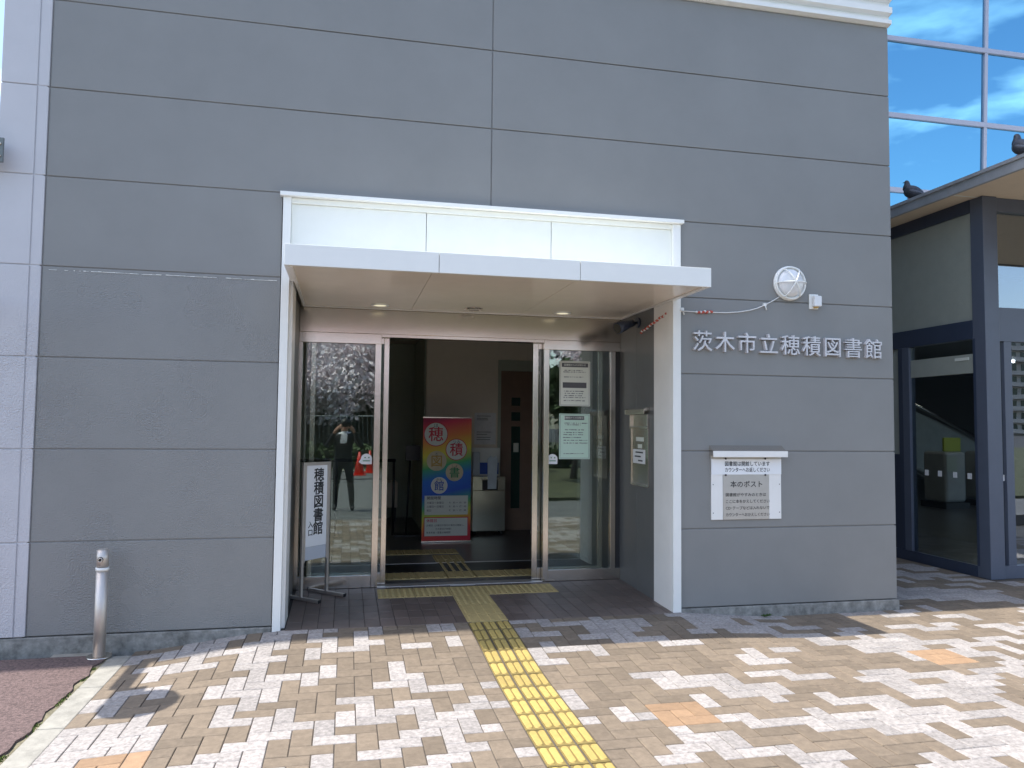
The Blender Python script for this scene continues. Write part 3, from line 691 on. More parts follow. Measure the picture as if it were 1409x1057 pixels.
# ---- letter box flap unit in the recess side wall
lb = empty('letter_box', (XF1-.032, .65, .9), 'built-in stainless letter box in the dark recess side wall', 'letter box')
xw = XF1-.033
B('door_plate', M['steel'], lb, (xw-.006, xw, .475, .83, .90, 1.365), bev=.002)
B('trim', M['steel'], lb, (xw-.012, xw-.0001, .452, .474, .885, 1.375), (xw-.012, xw-.0001, .831, .852, .885, 1.375), (xw-.012, xw-.0001, .475, .83, .878, .899), bev=.001)
B('slot_frame', M['steel'], lb, (xw-.02, xw, .45, .86, 1.366, 1.385), (xw-.02, xw, .45, .475, 1.386, 1.49), (xw-.02, xw, .84, .86, 1.386, 1.49), bev=.002)
B('flap', M['steel'], lb, (xw-.004, xw, .476, .839, 1.386, 1.49))
MB().prism([(xw, 1.545), (xw-.02, 1.545), (xw-.085, 1.515), (xw-.085, 1.475), (xw-.08, 1.475), (xw-.078, 1.50), (xw, 1.50)], 1, .435, .895).build('hood', M['recess'], lb) if False else None
q = MB(); pf = [(xw, 1.55), (xw-.02, 1.55), (xw-.055, 1.53), (xw-.055, 1.488), (xw-.051, 1.488), (xw-.05, 1.518), (xw, 1.52)]
k = len(q.v); n_ = len(pf)
for y in (.44, .88):
    for p in pf: q.v.append((p[0], y, p[1]))
q._f(tuple(range(n_))); q._f(tuple(range(2*n_-1, n_-1, -1)))
for i in range(n_): j = (i+1) % n_; q._f((i, n_+i, n_+j, j))
q.build('hood', M['steel'], lb)
B('name_plate', M['paper'], lb, (xw-.008, xw-.0061, .56, .73, 1.26, 1.295), (xw-.008, xw-.0061, .60, .69, 1.20, 1.235))
B('paper_note', M['shirt'], lb, (xw-.0085, xw-.0062, .53, .80, 1.07, 1.19))
q = MB()
for z, a, c_ in ((1.165, .57, .74), (1.13, .62, .76), (1.095, .58, .68)): q.box(xw-.0092, xw-.0086, a, c_, z-.006, z+.006)
q.build('note_print', M['print'], lb)

# ---- book return post on the right wall
bp_ = empty('book_return_post', (3.085, 0, .67), 'stainless book return post with hood and white notice strip', 'book drop')
y = -.012
B('side_plate', M['alu'], bp_, (2.785, 2.882, y, -.0005, .668, 1.019), (3.281, 3.386, y, -.0005, .668, 1.019), bev=.0015)
B('text_plate', M['steeldull'], bp_, (2.884, 3.279, y-.002, -.0005, .668, 1.019), bev=.0015)
B('upper_plate', M['steeldull'], bp_, (2.782, 3.386, y-.002, -.0005, 1.021, 1.165), bev=.0015)
MB().prism([(-.001, 1.245), (-.001, 1.166), (-.075, 1.166), (-.075, 1.197)], 0, 2.772, 3.40).build('hood', M['steel'], bp_)
B('hood_lip', M['alu'], bp_, (2.768, 3.404, -.083, -.0755, 1.156, 1.203), bev=.001)
B('notice_strip', M['signwhite'], bp_, (2.784, 3.385, y-.0055, y-.0025, 1.018, 1.138))
q = MB()
for x, z in ((2.905, 1.142), (3.245, 1.142), (2.905, 1.014), (3.245, 1.014)): MB().sphere((x, y-.006, z), .008, 8, 6).build('clip', M['black'], bp_)
yt = y-.0065
text('notice_text', '図書館は開館しています', .040, (3.09, yt, 1.099), M['print'], bp_, bold=.012, fit=.385); text('notice_text', 'カウンターへお返しください', .038, (3.09, yt, 1.052), M['print'], bp_, bold=.012, fit=.385)
yt = y-.003
text('title_text', '本のポスト', .055, (3.085, yt, .938), M['print'], bp_, bold=.008, fit=.275)
for k, (s_, wd) in enumerate((('図書館がやすみのときは', .345), ('ここに本をかえしてください', .375), ('CD･テープなどは入れないで', .375), ('カウンターへおかえしください', .375))):
    text('body_text', s_, .030, (2.905+wd/2, yt, .858-.0515*k), M['print'], bp_, bold=.006, fit=wd)
q = MB()
for x in (2.80, 3.37):
    for z in (.72, .94): MB().sphere((x, y-.001, z), .004, 6, 4).build('screw', M['darkframe'], bp_)

# ---- library name in metal characters
M['letters'] = mat('white metal letters', (.66, .64, .65), .35, metal=.3)
wl = empty('name_lettering', (3.47, 0, 2.03), 'raised silver characters naming the library on the grey wall', 'sign')
for k, ch in enumerate('茨木市立穂積図書館'):
    o = text('character', ch, .172, (2.708+.1905*k, -.017, 2.045-.002*k), M['letters'], wl, bold=.004, extrude=.0155)

# ---- bulkhead lamp, sensor, spot lamp, cable
LX, LZ = 3.476, 2.552
la = empty('bulkhead_lamp', (LX, 0, LZ), 'round white caged bulkhead lamp on grey wall above the name lettering', 'wall lamp')
MB().tube([(LX, -.001, LZ), (LX, -.018, LZ), (LX, -.026, LZ)], [.140, .140, .132], 40).build('base', M['white'], la)
q = MB(); bm = bmesh.new(); bmesh.ops.create_uvsphere(bm, u_segments=32, v_segments=16, radius=1)
q.add_bm(bm, True, Matrix.Translation((LX, -.026, LZ)) @ Matrix.Diagonal((.112, .062, .112, 1))); q.build('globe', M['globe'], la)
q = MB(); ringp = [(LX+.128*math.cos(t), -.034, LZ+.128*math.sin(t)) for t in [2*math.pi*i/40 for i in range(41)]]; q.tube(ringp, .008, 8, cap=False); q.build('ring', M['white'], la)
for ang in (2, 62, 122):
    a = R(ang); pts = []
    for i in range(17):
        t = math.pi*i/16; pts.append((LX+.13*math.cos(t)*math.cos(a), -.030-.078*math.sin(t), LZ+.13*math.cos(t)*math.sin(a)))
    MB().tube(pts, .0058, 8).build('cage_bar', M['white'], la)
se = empty('sensor_box', (3.70, 0, 2.415), 'small white sensor box on the wall right of the round lamp', 'sensor')
B('back_plate', M['white'], se, (3.655, 3.738, -.012, -.0005, 2.352, 2.474), bev=.005); B('cover', M['globe'], se, (3.676, 3.745, -.052, -.0125, 2.37, 2.458), bev=.009); B('eye', M['ochreprint'], se, (3.69, 3.72, -.04, -.0126, 2.36, 2.3695))
cb = empty('lamp_cable', (3.0, 0, 2.3), 'white cable with red wrapped end running from lamp to canopy', 'cable')
cp = [(3.40, -.012, 2.448), (3.33, -.01, 2.405), (3.255, -.01, 2.366), (3.19, -.01, 2.338), (3.12, -.01, 2.318), (3.02, -.01, 2.300), (2.92, -.01, 2.291), (2.80, -.01, 2.288), (2.66, -.01, 2.287), (2.53, -.03, 2.285)]
MB().tube(cp, .0042, 8).build('wire', M['cable'], cb)
q = MB(); q2 = MB()
for (pa, pb, n_) in (((2.66, -.012, 2.287), (2.80, -.012, 2.288), 12), ((2.535, -.028, 2.290), (2.46, .12, 2.275), 8), ((2.458, .12, 2.275), (2.455, .62, 2.19), 26)):
    pa, pb = Vector(pa), Vector(pb)
    for i in range(n_):
        c_ = pa.lerp(pb, (i+.5)/n_)+Vector((0, 0, random.uniform(-.007, .007))); (q if i % 3 else q2).sphere(c_, .0115, 6, 4, sc=(1.1, 1, .9))
q.build('red_wrap', M['redcable'], cb, kind='stuff'); q2.build('white_wrap', M['cable'], cb, kind='stuff')
for x, z in ((3.255, 2.366), (2.545, 2.30)):
    MB().box(x-.012, x+.012, -.018, -.001, z-.008, z+.014).tube([(x+.004, -.012, z-.005), (x+.014, -.014, z-.04)], .005, 6).build('clip', M['white'], cb)
sp_ = empty('spot_lamp', (2.46, .69, 2.29), 'black adjustable spot lamp on the recess side wall under the canopy', 'spot lamp')
MB().tube([(2.464, .69, 2.285), (2.445, .69, 2.285)], .045, 20).build('mount', M['navy'], sp_)
MB().tube([(2.446, .69, 2.285), (2.41, .675, 2.275), (2.37, .66, 2.262)], .013, 10).build('arm', M['navy'], sp_)
MB().tube([(2.395, .655, 2.275), (2.34, .64, 2.255), (2.30, .625, 2.242), (2.235, .60, 2.215)], [.030, .036, .046, .050], 20).build('head', M['navy'], sp_)
MB().tube([(2.2345, .5998, 2.2148), (2.2335, .5994, 2.2144)], .042, 20).build('lens', M['steel'], sp_)
# ---- steel bracket and projecting lamp at the left end of the wall (mostly outside the frame)
br = empty('wall_bracket', (-2.35, 0, 3.1), 'grey bolted steel bracket at the left edge of the lilac wall', 'bracket')
B('plate', M['fencedark'], br, (-2.60, -2.185, -.115, -.098, 3.035, 3.195), bev=.002); B('web', M['steeldull'], br, (-2.60, -2.30, -.098, -.013, 3.04, 3.05)); q = MB()
for z in (3.075, 3.155): MB().sphere((-2.205, -.116, z), .012, 8, 6).build('bolt', M['steel'], br)
dl = empty('projecting_sign', (-2.45, 0, 2.2), 'round sign on an arm projecting from the left wall', 'sign')
B('arm', M['fence'], dl, (-2.48, -2.38, -.75, -.013, 2.16, 2.20)); 
MB().tube([(-2.27, -1.04, 2.20), (-2.27, -1.04, 2.23)], .20, 32).build('disc', M['white'], dl)
B('arm_end', M['fence'], dl, (-2.44, -2.28, -1.0, -.751, 2.165, 2.195))
# ---- bollard
bo = empty('bollard', (-1.50, -.09, -.118), 'short stainless steel bollard with ring hole near the lilac wall corner', 'bollard')
x, y = -1.502, -.125
MB().tube([(x, y, -.14), (x, y, .43)], .036, 28).build('post', M['postmetal'], bo)
q = MB(); q.tube([(x, y, .431), (x, y, .452)], .0395, 28); q.build('collar', M['white'], bo)
q = MB(); q.tube([(x, y, .456), (x, y, .562)], .036, 28); q.tube([(x, y, .5621), (x, y, .566)], .028, 28); q.build('head', M['postmetal'], bo)
q = MB(); q.tube([(x-.004, y-.033, .505), (x-.004, y-.038, .505)], .017, 16); q.build('hole', M['black'], bo)
q = MB(); q.tube([(x-.004+.012*math.cos(t), y-.041, .503+.012*math.sin(t)) for t in [i*math.pi/6 for i in range(13)]], .003, 6, cap=False); q.build('ring', M['steel'], bo)
MB().tube([(x, y, -.115), (x, y, -.104)], .075, 28).build('flange', M['steel'], bo)
B('bollard_footing', M['kerbstone'], None, (-1.80, -1.455, -.22, -.013, -.25, -.112), bev=.006, kind='structure')
# ---- free-standing sign in the recess (rotated)
sg = empty('standing_sign', (-.2225, .885, fz(.885)+.0025), 'slim white standing sign with black vertical writing in steel frame', 'sign', rz=math.atan2(.20, .19))
def LBx(name, mt, *bx, bev=.002, parent=sg):
    q = MB()
    for b_ in bx: q.box(*b_, bev=bev)
    return q.build(name, mt, parent, loc=False)
HW = .138
for s_ in (-1, 1):
    LBx('post', M['postmetal'], (s_*HW-.011, s_*HW+.011, -.011, .011, .02, 1.05)); LBx('foot', M['postmetal'], (s_*HW-.014, s_*HW+.014, -.20, .20, .0, .024))
    LBx('foot_cap', M['black'], (s_*HW-.015, s_*HW+.015, -.206, -.2005, -.0005, .025), (s_*HW-.015, s_*HW+.015, .2005, .206, -.0005, .025))
LBx('frame', M['postmetal'], (-HW-.011, HW+.011, -.013, .013, 1.0505, 1.075), (-HW+.0112, -HW+.023, -.013, .013, .29, 1.05), (HW-.023, HW-.0112, -.013, .013, .29, 1.05))
LBx('board', M['signwhite'], (-HW+.0235, HW-.0235, -.006, .006, .405, 1.05), bev=.001); LBx('lower_strip', M['signgray'], (-HW+.0235, HW-.0235, -.0055, .006, .30, .404), bev=.001)
def stext(s_, size, x, z, bold):
    o = link('character', text_mesh(s_, size, bold, 0, 'CENTER'), M['print'], sg); o.rotation_euler = (R(90), 0, 0); o.location = (x, -.0068, z)
for k, ch in enumerate('穂積図書館'): stext(ch, .112, .022, .965-.107*k, .022)
for k, ch in enumerate('入口'): stext(ch, .056, -.060, .575-.063*k, .02)

# ------------------------------------------------------------------ glass vestibule (station entrance)
ve = empty('glass_vestibule', (7.5, 2, 0), 'dark blue framed glass station vestibule beside the library', 'building')
VX, VY, zg = 6.2, .87, -.079
B('corner_post', M['navylight'], ve, (VX, VX+.17, VY, VY+.16, zg, 3.74), bev=.004)
B('side_beam', M['navy'], ve, (VX-.003, VX+.10, VY+.161, 4.2, 3.61, 3.74)); B('side_beam', M['navy'], ve, (VX-.003, VX+.10, VY+.161, 4.2, 2.31, 2.50))
B('side_beam', M['navy'], ve, (VX-.004, VX+.10, VY+.161, 2.9, zg, .03)); B('side_post', M['navylight'], ve, (VX-.003, VX+.08, 1.93, 2.035, .031, 2.309), bev=.003)
B('side_post', M['navy'], ve, (VX-.001, VX+.08, VY+.161, 1.0, .031, 2.309), (VX-.003, VX+.10, 2.036, 2.10, .031, 2.309))
B('infill_panel', M['olive'], ve, (VX+.02, VX+.04, VY+.162, 4.2, 2.501, 3.609)); B('infill_panel', M['olive'], ve, (VX+.02, VX+.04, 2.101, 4.2, 1.1, 2.309)); B('infill_panel', M['navy'], ve, (VX+.02, VX+.04, 2.101, 4.2, .031, 1.099))
B('pane', M['vglass'], ve, (VX+.03, VX+.038, 1.001, 1.929, .031, 1.96)); B('door_head', M['olive'], ve, (VX+.02, VX+.05, 1.001, 1.929, 1.965, 2.16)); B('pane', M['glass'], ve, (VX+.03, VX+.038, 1.001, 1.929, 2.161, 2.309))
B('exit_plate', M['paper'], ve, (VX+.01, VX+.0195, 1.10, 1.28, 2.10, 2.13))
for y in (1.725, 1.536, 1.326, 1.136): B('glass_mark', M['shirt'], ve, (VX+.027, VX+.0295, y-.026, y-.012, .885, .945), (VX+.027, VX+.0295, y-.007, y+.007, .885, .945), (VX+.027, VX+.0295, y+.012, y+.026, .885, .945))
# front face
FY = VY+.05
B('front_beam', M['navylight'], ve, (VX+.171, 12, FY-.02, FY+.10, 3.60, 3.74), (VX+.171, 12, FY-.02, FY+.10, 2.28, 2.62)); B('front_sill', M['navylight'], ve, (VX+.171, 12, FY-.02, FY+.08, zg, .045))
for a in (6.45, 7.45, 8.45, 9.45): B('front_post', M['navylight'], ve, (a, a+.09, FY-.015, FY+.06, .046, 2.279))
B('front_post', M['navy'], ve, (7.9, 7.98, FY-.015, FY+.06, 2.621, 3.599))
B('pane', M['vglassf'], ve, (VX+.172, 12, FY+.02, FY+.028, .046, 2.279)); B('pane', M['vglassf'], ve, (VX+.172, 12, FY+.02, FY+.028, 2.621, 3.599))
B('glass_mark', M['shirt'], ve, (6.435, 6.445, FY+.012, FY+.018, .88, .94)) if False else B('glass_mark', M['shirt'], ve, *[(6.405+a, 6.417+a, FY+.012, FY+.018, .88, .94) for a in (0, .015, .030)])
# roof
rf = bpy.data.objects.new('vestibule_roof', None); C.objects.link(rf); rf.parent = ve
RZ = 3.742
B('soffit', M['beige'], rf, (5.89, 14, -1.6, 4.2, RZ-.03+.03, RZ+.02)); 
for a, b_ in ((-1.6, .93), (.936, 4.2)): B('fascia', M['fascia'], rf, (5.855, 5.889, a, b_, RZ-.018, RZ+.105), bev=.003)
B('fascia', M['fascia'], rf, (5.89, 14, -1.64, -1.601, RZ-.018, RZ+.105)); B('roof_top', M['fascia'], rf, (5.89, 14, -1.6, 4.2, RZ+.021, RZ+.095)); B('gutter', M['fascia'], rf, (5.835, 5.8545, -1.6, 4.2, RZ+.075, RZ+.108), bev=.002)
B('seam', M['offwhite'], rf, (5.90, 6.25, .93, .945, RZ-.004, RZ-.0005))
# interior of the vestibule / concourse
cq = bpy.data.objects.new('concourse', None); C.objects.link(cq); cq.parent = ve
B('concourse_floor', M['intfloor'], cq, (VX+.10, 24, 1.0, 16, -.12, -.05)); B('concourse_wall', M['concourse'], cq, (VX+.1, 24, 14, 14.2, -.05, 3.7)); B('concourse_wall', M['concourse'], cq, (24, 24.2, 1.0, 14, -.05, 3.7))
B('concourse_ceiling', M['concourse'], cq, (VX+.11, 24, 4.2, 14, 3.0, 3.7)); B('concourse_wall', M['concourse'], cq, (VX+.0, VX+.1, 4.21, 14, -.05, 3.7)); B('lit_fill_tube', M['lit'], cq, (7.6, 8.6, 5.2, 5.28, 2.93, 2.99)); B('lit_fill_tube', M['lit'], cq, (10.2, 11.2, 5.2, 5.28, 2.93, 2.99)); B('lit_fill_tube', M['lit'], cq, (14.3, 14.9, 9.0, 9.06, 2.93, 2.99))  # only one ceiling lamp is seen; further tubes are added to brighten the concourse
mm_ = []
def gate(x, y, lab, s_=1):
    g_ = empty('ticket_gate', (x, y, -.05), lab, 'ticket gate', 'ticket gate machines behind the vestibule glass')
    B('body', M['machine'], g_, (x-.22, x+.22, y-.28, y+.28, .06, .98), bev=.05); B('base', M['black'], g_, (x-.25, x+.25, y-.32, y+.32, -.049, .059)); B('card_reader', M['intdark'], g_, (x-.20, x+.02, y-.287, y-.281, .62, .9)); B('display', M['yellowbox'], g_, (x-.17, x+.19, y-.20, y-.15, .985, 1.24), bev=.01)
gate(10.9, 6.7, 'left ticket gate with a yellow display seen through vestibule glass'); gate(12.0, 6.9, 'right ticket gate with a yellow display beside the corner post')
es = empty('escalator', (10.5, 9, 0), 'escalator rising to the left behind the ticket gates', 'escalator')
q = MB(); q.prism([(9.0, 3.0), (9.0, 2.1), (13.2, -.05), (14.6, -.05), (14.6, .9)], 1, 9.0, 9.12).build('side_panel', M['intdark2'], es)
MB().tube([(8.8, 8.9, 3.4), (14.8, 8.9, .75)], .04, 8).build('handrail', M['steel'], es); MB().tube([(8.8, 8.95, 2.15), (13.4, 8.95, -.02)], .05, 8).build('skirt', M['machine'], es)
q = MB()
for i in range(14): q.box(9.2+i*.36, 9.2+i*.36+.36, 9.13, 10.1, 2.6-i*.2, 2.8-i*.2)
q.build('step', M['darkframe'], es)
# ---- mirrored curtain wall behind, leaning slightly outward
cw = empty('office_block', (9, 4, 3.9), 'blue mirror glass curtain wall of the station building', 'building')
TL = math.tan(R(2.6)); CY = 4.0
def cwy(z): return CY-(z-4.5)*TL
zt = [3.86, 4.86, 5.945, 7.06, 8.2, 9.3]; xm = [4.46, 5.05, 7.15, 9.25, 11.35, 13.45, 15.5]
for a in range(len(zt)-1):
    for c_ in range(len(xm)-1):
        z0, z1, x0, x1 = zt[a]+.03, zt[a+1]-.03, xm[c_]+.03, xm[c_+1]-.03; q = MB()
        jt = [random.uniform(-.003, .003) for _ in range(2)]
        pts = [(x0, z0), (x1, z0), (x1, z1), (x0, z1)]
        q.v = [(px, cwy(pz)+jt[0]*(px-x0)+jt[1]*(pz-z0)+dy, pz) for dy in (0, .02) for px, pz in pts]
        for f in ((0, 1, 2, 3), (7, 6, 5, 4), (0, 4, 5, 1), (1, 5, 6, 2), (2, 6, 7, 3), (3, 7, 4, 0)): q._f(f)
        q.build('pane', M['mirror'], cw)
for z in zt: B('transom', M['mullion'], cw, (4.46, 15.5, cwy(z)-.03, cwy(z)+.03, z-.036, z+.036), bev=.003)
for x in xm:
    for a in range(len(zt)-1):
        z0, z1 = zt[a]+.037, zt[a+1]-.037; q = MB()
        q.v = [(px, cwy(pz)+dy, pz) for dy in (-.027, .03) for px, pz in ((x-.028, z0), (x+.028, z0), (x+.028, z1), (x-.028, z1))]
        for f in ((0, 1, 2, 3), (7, 6, 5, 4), (0, 4, 5, 1), (1, 5, 6, 2), (2, 6, 7, 3), (3, 7, 4, 0)): q._f(f)
        q.build('mullion', M['mullion'], cw)
B('block_body', M['darkframe'], cw, (4.47, 15.5, 4.25, 16, 3.75, 9.3))
# ---- pigeons
def pigeon(x, y, z, rz, label):
    g_ = empty('pigeon', (x, y, z), label, 'pigeon', 'pigeons sitting on the vestibule roof edge', rz); g_.scale = (1.05,)*3; g_.rotation_euler.y = R(15)
    def P(name, pts, rs, mt, seg=14):
        q = MB(); q.tube(pts, rs, seg); o = q.build(name, mt, g_, loc=False); s_ = o.modifiers.new('s', 'SUBSURF'); s_.levels = 1; s_.render_levels = 1; return o
    # faces -x
    P('body', [(-.085, 0, .10), (-.07, 0, .09), (-.025, 0, .075), (.035, 0, .062), (.085, 0, .055), (.12, 0, .052)], [.012, .052, .072, .066, .042, .014], M['pigeon'])
    P('head', [(-.055, 0, .085), (-.075, 0, .125), (-.078, 0, .15), (-.085, 0, .165), (-.098, 0, .170), (-.108, 0, .168)], [.054, .040, .028, .028, .024, .006], M['pigeon'])
    P('beak', [(-.105, 0, .167), (-.118, 0, .163), (-.130, 0, .158)], [.007, .005, .001], M['black'], 8)
    for s_ in (-1, 1): P('wing', [(-.055, s_*.035, .085), (0, s_*.052, .078), (.06, s_*.042, .066), (.118, s_*.018, .062)], [.012, .022, .018, .004], M['pigeonwing'])
    q = MB(); q.prism([(.08, -.022), (.155, -.028), (.155, .028), (.08, .022)], 2, .052, .058); o = q.build('tail', M['pigeonwing'], g_, loc=False)
    q = MB()
    for s_ in (-1, 1): q.tube([(-.005, s_*.018, .02), (-.01, s_*.018, .001)], .004, 6); q.tube([(-.035, s_*.018, .003), (.01, s_*.018, .003)], .003, 6)
    q.build('foot', M['redcable'], g_, loc=False)
    q = MB()
    for s_ in (-1, 1): q.sphere((-.092, s_*.020, .172), .004, 8, 6)
    q.build('eye', M['ochreprint'], g_, loc=False)
pigeon(5.87, 1.46, RZ+.108, R(-65), 'pigeon in profile at the low left end of the roof edge')
pigeon(5.87, .10, RZ+.108, R(-100), 'pigeon cut by the right border of the photo on the roof edge')
# weed at the plinth
wd = empty('weed', (3.22, -.03, gz(3.22, -.03)), 'small green weed growing at the foot of the right wall', 'plant')
for i in range(16):
    a = random.uniform(0, 6.28); r_ = random.uniform(.01, .035); z0 = gz(3.22, -.03); q = MB()
    x, y = 3.22+r_*math.cos(a)*1.3, -.04-abs(r_*math.sin(a)); q.quad((3.22, -.035, z0), (x-.006, y, z0+.015), (x, y-.01, z0+.03), (x+.008, y, z0+.015)); q.build('leaf', M['weed'], wd)

# ------------------------------------------------------------------ across the road: what the glass reflects
def tree(name, loc, hgt, spread, leafmat, n_leaf, label, cat, group, seed, ls=.11):
    rnd = random.Random(seed); t = empty(name, loc, label, cat, group)
    q = MB(); tips = []
    def limb(p, d, ln, r_, dep):
        pts = [p]; dd = d.copy()
        for i in range(4): dd = (dd+Vector((rnd.uniform(-.25, .25), rnd.uniform(-.25, .25), rnd.uniform(-.05, .2)))).normalized(); pts.append(pts[-1]+dd*ln/4)
        q.tube(pts, [r_*(1-.16*i) for i in range(5)], 7); tips.append((pts[-1], dep)); tips.append((pts[2], dep))
        if dep < 3:
            for k in range(3 if dep else 5):
                a = rnd.uniform(0, 6.28); nd = (dd*.5+Vector((math.cos(a), math.sin(a), rnd.uniform(-.1, .6)))).normalized(); limb(pts[rnd.choice([2, 3, 4])], nd, ln*rnd.uniform(.55, .8), r_*.5, dep+1)
    limb(Vector((0, 0, 0)), Vector((0, 0, 1)), hgt*.36, hgt*.028, 0); q.build('trunk', M['bark'], t, loc=False)
    cl = [p for p, d in tips if d >= 2]; q = MB()
    for i in range(n_leaf):
        c_ = rnd.choice(cl)+Vector((rnd.gauss(0, spread), rnd.gauss(0, spread), rnd.gauss(0, spread*.6)))
        u = Vector((rnd.gauss(0, 1), rnd.gauss(0, 1), rnd.gauss(0, 1))).normalized(); v = u.orthogonal().normalized(); w_ = u.cross(v); s_ = ls*rnd.uniform(.5, 1.2)
        q.quad(tuple(c_-v*s_), tuple(c_+w_*s_*.6), tuple(c_+v*s_), tuple(c_-w_*s_*.6))
    q.build('crown', leafmat, t, loc=False); return t
ct = tree('cherry_tree', (-1.5, -22.5, -.12), 6.2, .42, M['blossom'], 12000, 'flowering cherry tree reflected at the left of the left door glass', 'tree', 'cherry trees across the road', 3)
ct2 = tree('cherry_tree', (3.4, -23.5, -.12), 6.6, .45, M['blossom'], 12000, 'flowering cherry tree right of the utility pole across the road', 'tree', 'cherry trees across the road', 8)
for (x, y, rz, s_, src, lb_) in ((-6.0, -23, 1.3, 1.25, ct2, 'leftmost cherry tree beyond the dark house corner'), (1.2, -26.5, 1.9, 1.35, ct, 'larger cherry tree standing behind the utility pole'), (-3.6, -27, .4, 1.3, ct2, 'cherry tree leaning over the roof of the dark house'), (6.3, -24, 2.2, 1.2, ct, 'cherry tree behind the evergreen on the grass'), (10.5, -24.5, .6, 1.1, ct2, 'cherry tree between two evergreens far right'), (16, -26, 2.9, 1.0, ct, 'small cherry tree toward the apartment block'), (23, -30, 1.9, 1.0, ct2, 'farthest cherry tree toward the apartment block')):
    o = copy_tree(src); o['label'] = lb_; o.location = (x, y, -.12); o.rotation_euler.z = rz; o.scale = (s_,)*3
gt = tree('evergreen_tree', (6.2, -12.5, -.12), 4.6, .36, M['leaf'], 7000, 'dark leafy tree on the grass reflected in the right door glass', 'tree', 'evergreen trees on the grass', 5)
for (x, y, rz, s_, lb_) in ((8.8, -14.5, 1, .9, 'smaller evergreen tree further right on the grass'), (12.5, -13, 2, 1.05, 'broad evergreen tree at the far right of the grass'), (4.4, -15.5, 3, .85, 'evergreen tree nearest the road behind the first one')):
    o = copy_tree(gt); o['label'] = lb_; o.location = (x, y, -.12); o.rotation_euler.z = rz; o.scale = (s_,)*3
hg = empty('hedge', (0, -19.2, -.12), 'clipped green hedge in front of the fence across the road', 'hedge')
q = MB(); rnd = random.Random(4)
for i in range(9000):
    c_ = Vector((rnd.uniform(-14, 14), -19.2+rnd.uniform(-.4, .4), rnd.uniform(-.1, .75)*rnd.uniform(.7, 1))); u = Vector((rnd.gauss(0, 1), rnd.gauss(0, 1), rnd.gauss(0, 1))).normalized(); v = u.orthogonal().normalized(); w_ = u.cross(v); s_ = .07
    q.quad(tuple(c_-v*s_), tuple(c_+w_*s_), tuple(c_+v*s_), tuple(c_-w_*s_))
q.build('leaves', M['leaf'], hg); B('stem_core', M['bark'], hg, (-14, 14, -19.35, -19.05, -.119, .45))
fe = empty('fence', (0, -20.2, -.12), 'grey steel mesh fence across the road', 'fence')
q = MB()
for i in range(15): MB().tube([(-14+2*i, -20.2, -.12), (-14+2*i, -20.2, 1.7)], .03, 8).build('post', M['fence'], fe)
for z in (.1, 1.66): MB().tube([(-14, -20.2, z), (14, -20.2, z)], .022, 6).build('rail', M['fence'], fe)
q = MB()
for i in range(180): x = -14+i*28/180; q.box(x, x+.012, -20.205, -20.195, .1, 1.65)
q.build('mesh_wire', M['fence'], fe, kind='stuff')
ho = empty('wooden_house', (-3, -31, -.12), 'dark weatherboard house behind the fence and cherry trees', 'house')
B('wall', M['darkhouse'], ho, (-8, 2.0, -36, -30, -.12, 3.0)); MB().prism([(-8.6, 2.9), (2.6, 2.9), (-3, 5.2)], 1, -36.4, -29.6).build('roof', M['roof'], ho)
for x in (-6.5, -3.6, -.8):
    f = B('window', M['concretewall'], ho, (x, x+1.5, -29.99, -29.95, .9, 2.2)); B('glazing', M['greenglass'], f, (x+.08, x+1.42, -29.945, -29.93, .98, 2.12))
po = empty('utility_pole', (1.2, -21.5, -.12), 'grey concrete utility pole beside the fence across the road', 'pole')
MB().tube([(1.2, -21.5, -.12), (1.2, -21.5, 7.5)], [.17, .12], 14).build('shaft', M['kerbstone'], po)
ap = empty('apartment_block', (118, -150, -.3), 'tall pale apartment block far across the road', 'building')
B('wall', M['concretewall'], ap, (80, 175, -165, -150, -.3, 29)); 
q = MB(); q3 = MB()
for f_ in range(9):
    z = 1.2+f_*3.0; q3.box(80, 175, -149.99, -148.6, z-.9, z-.75+.9)
    for k in range(24): q.box(81.5+k*3.9, 83.9+k*3.9, -149.98, -149.9, z, z+1.7)
q.build('window', M['greenglass'], ap, kind='stuff'); q3.build('balcony', M['concretewall'], ap, kind='stuff')
# cones
def cone(x, y, lab):
    c_ = empty('traffic_cone', (x, y, -.135), lab, 'traffic cone', 'red traffic cones across the road'); z = -.135
    MB().tube([(x, y, z+.03), (x, y, z+.7)], [.14, .025], 20).build('cone', M['redplastic'], c_); B('base', M['redplastic'], c_, (x-.19, x+.19, y-.19, y+.19, z, z+.03), bev=.006)
cone(.42, -15.4, 'red traffic cone on the road reflected behind the photographer'); cone(.75, -16.4, 'second red traffic cone standing a little farther off')
q = MB(); q.box(-6, 8, -14.0, -13.7, -.134, -.130); q.build('road_marking', M['yellow'], kind='structure')

# ------------------------------------------------------------------ photographer (seen only as a reflection)
pe = empty('person', (-.02, -5.95, -.135), 'person in black suit and white shirt taking a photo with a phone', 'person')
J = {'pelvis': (0, 0, .86), 'waist': (0, .0, 1.0), 'chest': (0, .01, 1.18), 'neck': (0, 0, 1.36), 'chin': (0, .012, 1.42), 'head': (0, .01, 1.50), 'crown': (0, .0, 1.585),
     'shR': (.165, 0, 1.30), 'elR': (.30, .14, 1.12), 'wrR': (.13, .36, 1.43), 'haR': (.085, .395, 1.475), 'shL': (-.165, 0, 1.30), 'elL': (-.30, .14, 1.12), 'wrL': (-.13, .36, 1.43), 'haL': (-.085, .395, 1.475),
     'hipR': (.09, 0, .80), 'knR': (.13, .03, .45), 'anR': (.16, -.02, .08), 'toR': (.175, .12, .035), 'hipL': (-.09, 0, .80), 'knL': (-.12, .03, .45), 'anL': (-.14, -.02, .08), 'toL': (-.155, .12, .035)}
